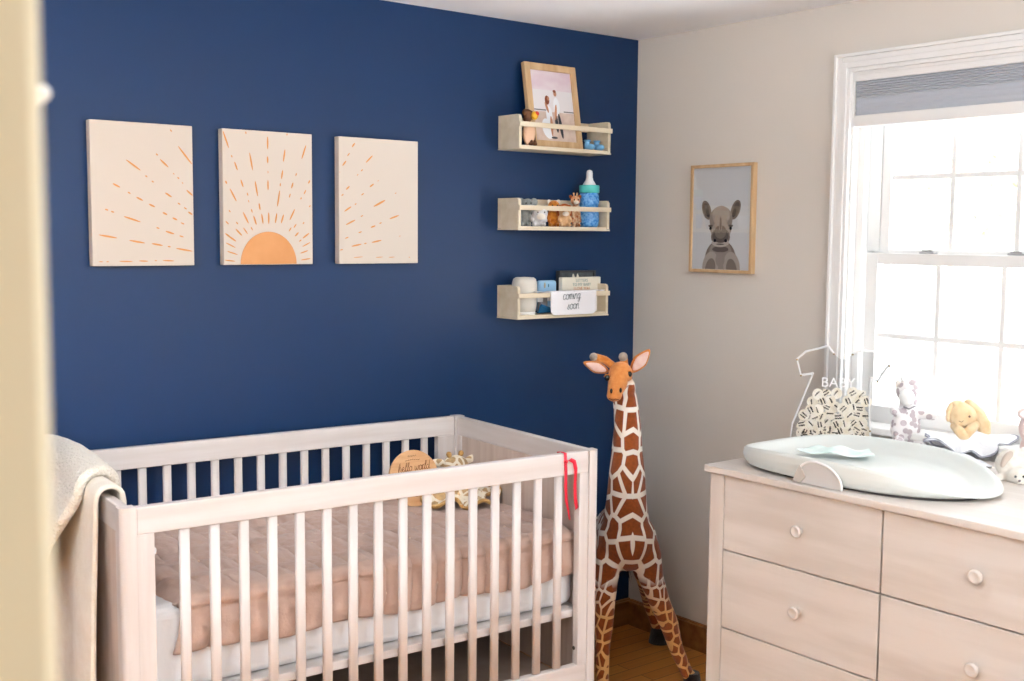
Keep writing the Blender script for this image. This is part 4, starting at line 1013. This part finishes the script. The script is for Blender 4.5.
for (ex, ey, rx_, rz_, ro) in ((924, 387, 6.5, 5.5, 0), (898, 384, 2.5, 4, .3)):
    b = MB(); b.ball(g(ex, ey), (rr_(rx_), rr_(2.5), rr_(rz_)), gpR); obj('ear', b, fur('ear_cream', 'e6dbd4'), gp)
for ex in (903, 912):
    b = MB(); b.capsule(g(ex, 381), g(ex-.5, 378.5), rr_(1.6), rr_(2.2), 10); obj('horn', b, MATS['muzzle_white'], gp)
b = MB(); b.ball(g(907, 394.5, .036), rr_(.9), seg=8); obj('eye', b, M_eye, gp)
b = MB(); b.tube([g(901, 405.5, .024), g(906, 407.5, .028), g(913, 405, .024)], .0022, 8); obj('collar', b, mat('grey_ribbon', '8d8a90', .5), gp)

# bunny comforter
q1 = Vector((-.13, -1.30, DT))
bn = thing('bunny_comforter', 'tan bunny comforter with long ears and grey satin skirt at the window', 'soft toy', q1, math.atan2(VR.y, VR.x))
def h(px, py, dn=0): return at(px, py, VN, q1)-VN*dn
M_tan = fur('bunny_tan', 'f3d8b0', 'eccb9c'); M_tan2 = fur('bunny_ear', 'f0cc9c', 'f6deb8')
b = MB(); b.ball(h(962, 415), (rr_(13.5), rr_(13), rr_(12)), gpR); b.ball(h(958, 420, .02), (rr_(7.5), rr_(7), rr_(5.5)), gpR); b.ball(h(958, 404.5), (rr_(7), rr_(6), rr_(4)), gpR)
obj('head', remesh(b, .004, 4), M_tan, bn)
b = MB(); b.chain([(h(969, 404), rr_(5)), (h(977, 412, .008), rr_(6)), (h(982, 424, .012), rr_(6.5)), (h(983.5, 435, .012), rr_(5))]); obj('ear', remesh(b, .004, 4), M_tan2, bn)
b = MB(); b.chain([(h(952, 405), rr_(3)), (h(949, 411, .004), rr_(3.6)), (h(948, 419, .004), rr_(2.6))]); obj('ear', remesh(b, .004, 3), M_tan2, bn)
for p1, p2 in (((972, 424), (959, 433)), ((953, 425), (957, 432))):
    b = MB(); b.capsule(h(*p1, .02), h(*p2, .045), rr_(4.5), rr_(4.5)); obj('paw', b, M_tan, bn)
b = MB(); b.ball(h(964, 414, .045), rr_(1.1), seg=8); obj('eye', b, mat('brown_bead', '6b4a34', .3), bn)
b = MB(); b.tube([h(953.5, 418.5, .044), h(956, 419.5, .046), h(958, 418, .046)], .0008, 6); obj('mouth', b, MATS['brown_bead'], bn)
M_sat = mat('pale_grey_plush', 'eceef2', .8, .2, bump=.4, bscale=120, dist=.004); M_sat2 = mat('grey_satin', '9a9cab', .35, .5)
def skirt(sh_):
    def fn(i, j):
        a = 2*PI*i; fold = .010*math.sin(7*a+.6)*j**1.2+.006*math.sin(13*a+1)*j*j; ca2 = abs(math.cos(a))**2.5
        R_ = .016+(.070+.034*ca2)*j**.9
        z = .068*max(0,1-j)**.8+.042*ca2*j**1.5+.010*(1+math.sin(7*a+2.2))*j*j*(1-.3*ca2)+.006*math.sin(9*a+9*j)*j*max(0,1-j)+.005
        c = h(966, 432); p_ = Vector((c.x, c.y, 0))+VR*(R_+fold)*math.cos(a)-VN*(.022+(R_+fold)*.62*math.sin(a))
        return Vector((p_.x, p_.y, DT+z+sh_))
    return fn
b = MB(); b.grid(skirt(.002), 90, 26, closeu=True); obj('skirt', solid(b, .005), M_sat, bn)
b = MB(); f0 = skirt(.002); b.grid(lambda i, j: f0(i, .965+.05*j), 90, 2, closeu=True); label(obj('satin_hem', solid(b, .009), M_sat2, bn), 'shiny grey satin edging')

# white lamb at the right edge
q2 = Vector((-.245, -1.575, DT))
lb = thing('lamb_soft_toy', 'cream soft lamb slumped on the dresser beside the pointed end of the changing pad', 'soft toy', q2, math.atan2(VR.y, VR.x))
def l(px, py, dn=0): return at(px, py, VN, q2)-VN*dn
M_lamb = fur('lamb_cream', 'f0ece4', 'e4ddd2', 60)
b = MB(); b.ball(l(1012, 464), (rr_(14), rr_(12), rr_(13)), gpR); b.ball(l(1012, 475, .045), (rr_(11), rr_(10), rr_(9.5)), gpR); b.ball(l(1010, 478, .075), (rr_(5.5), rr_(4.5), rr_(4.5)), gpR); b.ball(l(1026, 478, .02), (rr_(15), rr_(12), rr_(12)), gpR); b.ball(l(1030, 462, .0), (rr_(14), rr_(12), rr_(14)), gpR)
b.capsule(l(1004, 474, .02), l(993, 478, .03), rr_(4.5), rr_(5)); obj('body', remesh(b, .0045, 4, clampD), M_lamb, lb)
b = MB(); b.ball(l(1004, 458, .02), (rr_(4), rr_(3), rr_(8)), gpR @ Euler((0,.5,0)).to_matrix()); obj('ear', b, fur('ear_taupe', 'cbbcb0'), lb)
b = MB(); b.tube([l(1006, 477, .05), l(1010, 481, .055), l(1015, 483, .055)], .0022, 8); obj('collar', b, mat('dark_plum_cord', '4a3f52', .5), lb)
for ex_ in (1006, 1014):
    b = MB(); b.ball(l(ex_-2, 470.5, .076), rr_(1.1), seg=8); obj('eye', b, M_eye, lb)
b = MB(); b.ball(l(1007, 474, .084), (rr_(1.6), rr_(1), rr_(1)), seg=10); obj('nose', b, mat('nose_grey', '6e6468', .6), lb)
# crumpled white muslin between the bunny and the lamb
b = MB(); mc = atz(990, 470, DT+.01)
def musl(i, j):
    u = (i-.5)*.17; v = (j-.5)*.10; z = .004+.022*abs(math.sin(u*34+v*20))*math.sin(PI*i)*math.sin(PI*j)+.008*math.sin(v*70)*math.sin(PI*i)*math.sin(PI*j)
    p_ = Vector((-.175, -1.42, DT))+VR*u+VN*v; return Vector((p_.x, p_.y, DT+max(.004, z)))
b.grid(musl, 50, 34); tag(obj('muslin_cloth', solid(b, .004), mat('pale_muslin', 'e8e9ec', .9, .1, col2='d4d6de', cscale=14, bump=.4, bscale=200)), 'crumpled pale muslin between the bunny and the cream lamb', 'cloth')
# pink pig behind, cut by the frame edge
q3 = Vector((-.10, -1.56, DT))
pg = thing('pig_soft_toy', 'pale pink soft toy with ring-shaped ear at the right edge by the window', 'soft toy', q3, math.atan2(VR.y, VR.x))
def pgp(px, py, dn=0): return at(px, py, VN, q3)-VN*dn
M_pink = fur('soft_pink', 'ecd7d4', 'e3cac8')
b = MB(); b.ball(pgp(1034, 428), (rr_(13), rr_(11), rr_(15)), gpR); b.ball(pgp(1036, 450), (rr_(14), rr_(11), rr_(18)), gpR); obj('body', remesh(b, .005, 4, clampD), M_pink, pg)
b = MB(); cen = pgp(1022, 413, .01); b.tube([cen+VR*.012*math.cos(a)+Z_*.010*math.sin(a) for a in [2*PI*k/20 for k in range(21)]], .004, 10); obj('ear', b, M_pink, pg)

# ------------------------------------------------------------------ big standing giraffe
GF = Vector((-.62, -.785, 0)).normalized(); GRt = Vector((.785, -.62, 0)).normalized()    # forward, and its left (picture right)
g0 = Vector((-.435, -.445, 0))
rot = math.atan2(GRt.y, GRt.x)
gi = thing('giraffe_statue', 'tall standing plush giraffe with rust patches in the corner between crib and dresser', 'soft toy', g0, rot)
def gg(px, py, k=0): return at(px, py, GF, g0+GF*k)
gR = Matrix.Rotation(rot, 3, 'Z')
M_gir = spots('giraffe_plush_fur', 'fbf4ea', 'a85422', 18, .105, low='e6b472', lowz=.365, rand=.7, headz=1.02, lowscale=1.85, headc='c06a2e')
s_ = 1/318.0
b = MB()
# neck
b.chain([(gg(625, 398, .0), 12.5*s_), (gg(627.5, 425, .0), 13.8*s_), (gg(627, 450, .0), 16*s_), (gg(627, 475, .0), 18.8*s_), (gg(626.5, 500, .0), 21*s_), (gg(626, 520, -.005), 24*s_)], 24)
# chest, shoulders, trunk to the haunches
b.ball(gg(627, 540, -.01), (31*s_, 31*s_, 32*s_), gR, 28); b.ball(gg(611, 552, .0), (15*s_, 18*s_, 22*s_), gR); b.ball(gg(644, 552, .0), (17*s_, 18*s_, 22*s_), gR)
ch = gg(627, 540, -.01); hd = gg(627, 540, -.01)-GF*.27
b.chain([(ch, .092), ((ch+hd)/2+Vector((0,0,.0)), .088), (hd-Vector((0,0,.03)), .085)], 24)
# front legs
fFL = atz(601, 706, .0); fFR = atz(692, 687, .0)
for pts, f_ in (([(609, 555, 15), (606, 580, 12.5), (604.5, 605, 10.8), (604, 622, 10), (602.5, 645, 7.6), (602.5, 680, 6.4)], fFL), ([(646, 555, 16), (651, 578, 13), (660, 603, 11), (668.5, 622, 10.2), (676, 648, 7.6), (687, 673, 6.4)], fFR)):
    kf_ = (f_-g0).dot(GF); py0 = pts[0][1]; n_ = len(pts)
    b.chain([(gg(x, y, .01+(kf_-.01)*(y-py0)/((706 if f_ is fFL else 687)-py0)), r*s_) for x, y, r in pts]+[(Vector((f_.x, f_.y, .03)), 6.6*s_)], 18)
# hind legs
hl = hd+GRt*(-.06); hr = hd+GRt*.06
fHL = atz(600, 641, .02); fHR = atz(659, 637, .02)
for a_, f_, s2 in ((hl, fHL, -1), (hr, fHR, 1)):
    kn = a_.lerp(f_, .45)+GF*.03; ho = a_.lerp(f_, .62)-GF*.03
    b.chain([(a_-Vector((0,0,.05)), .06), (Vector((kn.x, kn.y, .26)), .038), (Vector((ho.x, ho.y, .16)), .026), (Vector((f_.x, f_.y, .045)), .022)], 16)
# head
b.ball(gg(620.5, 374, .030), (12.5*s_, 13*s_, 13*s_), gR); b.capsule(gg(619.5, 377, .04), gg(614.5, 393, .085), 12*s_, 7.6*s_, 20)
b.ball(gg(614.2, 396, .09), (8*s_, 7*s_, 6*s_), gR); b.ball(gg(624, 388, .012), (12*s_, 12*s_, 13*s_), gR)
def clampG(tt):
    for v in tt.verts: v.co.z = max(v.co.z, .001)
obj('body', remesh(b, .0055, 5, clampG), M_gir, gi)
M_ear = fur('ear_orange', 'c4702c', 'd98e48'); M_earin = fur('ear_pink', 'eac3ba', 'f0d2c8')
def earf(base, tip, wd, par, side):
    d = tip-base; L_ = d.length; c = base.lerp(tip, .5)
    z = d.normalized(); y = GF; x = z.cross(y).normalized(); y = x.cross(z) if x.cross(z).dot(GF) > 0 else z.cross(x)
    R3_ = Matrix((x, y, z)).transposed()
    def point(vs_, c0, h_):
        for v in vs_:
            t = (v.co-c0).dot(z)/h_; w_ = 1-.45*max(0, t)-.25*max(0, -t); q = v.co-c0; v.co = c0+z*q.dot(z)+x*q.dot(x)*w_+y*q.dot(y)
    b = MB(); point(b.ball(c, (wd, .011, L_*.58), R3_, 24), c, L_*.58); e_ = obj('ear', b, M_ear, par)
    c2 = c+y*.0075+z*L_*.03
    b = MB(); point(b.ball(c2, (wd*.74, .006, L_*.46), R3_, 20), c2, L_*.46); obj('ear_lining', b, M_earin, e_)
earf(gg(607, 371, .015), gg(585, 363, .035), .020, gi, -1)
earf(gg(632, 371, .005), gg(648.5, 351, .02), .024, gi, 1)
for pts in ([(613, 366, .02, 4.2), (605, 360, .02, 4.2), (598, 357.5, .022, 3.8), (594, 357, .024, 3.8)], [(624, 366, .02, 4.5), (624, 361, .022, 4.2), (623.5, 357, .026, 4.2)]):
    b = MB(); b.chain([(gg(x, y, k), r*s_) for x, y, k, r in pts], 14); hobj = obj('horn', remesh(b, .003, 3), M_ear, gi)
    x, y, k, r = pts[-1]; b = MB(); b.ball(gg(x-.4, y-.2, k+.004), r*s_*1.12); label(obj('horn_tip', b, fur('horn_grey', 'a89c90', '8c8078'), hobj), 'grey tufted horn tip')
for x, y, k in ((607.3, 377.8, .062), (629.3, 374, .056)):
    b = MB(); b.ball(gg(x, y, k), (3.0*s_, 2.6*s_, 3.2*s_)); e_ = obj('eye', b, M_eye, gi)
    b = MB(); b.tube([gg(x-3.2, y-1.0, k+.002), gg(x-1.5, y-3.2, k+.006), gg(x+1.5, y-3.3, k+.006), gg(x+3.2, y-1.2, k+.002)], .0022, 8); obj('eyelid', b, M_ear, e_)
for x, y in ((611.3, 391.0), (622.5-1.8, 390.3)):
    b = MB(); b.ball(gg(x, y, .108), (1.3*s_, 2*s_, 2.6*s_), gR); obj('nostril', b, M_dark, gi)
b = MB(); b.tube([gg(609, 398.5, .108), gg(613, 400.2, .113), gg(615.5, 399, .114), gg(619, 400, .110)], .0014, 8); obj('mouth', b, mat('mouth_brown', '7a4020', .8), gi)
M_hoof = fur('hoof_black', '15110f', '241d1a')
for f_ in (fFL, fFR):
    b = MB(); b.cone((f_.x, f_.y, .001), (f_.x, f_.y, .05), .032, .024, 20); obj('hoof', b, M_hoof, gi)
for f_ in (fHL, fHR):
    b = MB(); b.cone((f_.x, f_.y, .001), (f_.x, f_.y, .058), .038, .028, 20); obj('hoof', b, M_hoof, gi)
# dark hair: mane down the back of the neck, tail under the belly
M_hair = mat('dark_brown_hair', '3a2416', .8, .2)
def hairs(name, n, fn):
    b = MB()
    for k in range(n):
        pts, r0 = fn(k, n); b.tube(pts, [r0*(1-.8*i/(len(pts)-1)) for i in range(len(pts))], 4)
    return obj(name, b, M_hair, gi)
random.seed(5)
def manefn(k, n):
    t = k/n; py = 385+t*135; r = (12+12*t*t)*s_; p_ = gg(625.5+random.uniform(-5, 5), py, -r*.9)
    d = (-GF*.022+GRt*random.uniform(-.016, .016)-Z_*.012)
    return [p_, p_+d, p_+d*1.5-Z_*.012], .0011
hairs('mane', 420, manefn)
tb0 = hd-GF*.10+Vector((0,0,-.01))
b = MB(); b.tube([tb0+GF*.04, tb0, tb0-Z_*.06-GF*.015], [.012, .009, .007], 10); obj('tail', b, M_gir, gi)
def tailfn(k, n):
    p_ = tb0-Z_*.05-GF*.012+Vector((random.uniform(-.01,.01), random.uniform(-.01,.01), 0)); q_ = GRt*random.uniform(-.045, .055)+GF*random.uniform(-.02,.02)
    return [p_, p_-Z_*.06+q_*.5, p_-Z_*random.uniform(.12,.2)+q_], .0015
hairs('tail_tuft', 220, tailfn)

# ------------------------------------------------------------------ light
wd = bpy.data.worlds.new('daylight'); SC.world = wd; wd.use_nodes = True
bg = wd.node_tree.nodes['Background']; bg.inputs['Color'].default_value = (.93, .97, 1.0, 1); bg.inputs['Strength'].default_value = 2.9
def portal(loc, rot, sx, sy):
    l_ = bpy.data.lights.new('window_portal', 'AREA'); l_.shape = 'RECTANGLE'; l_.size = sx; l_.size_y = sy
    l_.cycles.is_portal = True; o = bpy.data.objects.new('window_portal', l_); o.location = loc; o.rotation_euler = rot; C.objects.link(o)
portal((.16, (WY0+WY1)/2, (WZ0+WZ1)/2), (0, PI/2, 0), WZ1-WZ0, WY1-WY0)
portal(((VX0+VX1)/2, YO-.02, (VZ0+VZ1)/2), (PI/2, 0, 0), VX1-VX0, VZ1-VZ0)
def lamp(name, loc, rot, sx, sy, watts, col):
    l_ = bpy.data.lights.new(name, 'AREA'); l_.shape = 'RECTANGLE'; l_.size = sx; l_.size_y = sy; l_.energy = watts; l_.color = col
    o = bpy.data.objects.new(name, l_); o.location = loc; o.rotation_euler = rot; C.objects.link(o)
lamp('fill_behind_added_window', ((VX0+VX1)/2, YO-.5, 1.7), (PI/2-.15, 0, 0), 1.7, 1.4, 26, (.90, .95, 1))  # added fill lamp behind the added window, standing in for daylight
lamp('ceiling_fill_through_window', (1.3, -2.7, .3), Vector((-1.6, 1.3, 1.3)).to_track_quat('-Z', 'Y').to_euler(), 1.4, 1.2, 140, (.92, .96, 1))  # added fill lamp outside, aimed up through the side window at the ceiling
# unseen uplight in the shape of a torchiere, added to brighten the ceiling
FL = Vector((-3.3, -2.15, 0))
tl_ = thing('fill_uplight_stand', 'slim white uplighter stand beside the doorway, unseen, added to brighten the ceiling', 'lamp', FL)
b = MB(); b.lathe([(0, .001), (.13, .001), (.13, .015), (.02, .025), (0, .025)], FL); obj('base', b, M_white, tl_)
b = MB(); b.cone(FL+Vector((0,0,.025)), FL+Vector((0,0,1.55)), .012, .012); obj('pole', b, M_white, tl_)
b = MB(); b.lathe([(.02, 1.55), (.06, 1.56), (.16, 1.66), (.17, 1.68), (.155, 1.672), (.06, 1.572), (0, 1.568)], FL); obj('lamp_shade', b, M_white, tl_)
lamp('uplighter', FL+Vector((0, 0, 1.70)), (PI, 0, 0), .25, .25, 110, (.93, .96, 1))  # the added ceiling fill itself, out of view
lamp('hall_fill_light', (-2.4, -3.6, H-.02), (0, 0, 0), .5, .5, 1.9, (1, .95, .86))  # weak fill lamp added out of view to tone the door jamb

vs = SC.view_settings; SC.display_settings.display_device = 'sRGB'
vs.view_transform = 'Standard'; vs.look = 'None'; vs.gamma = 1; vs.exposure = 0.42; vs.use_curve_mapping = False
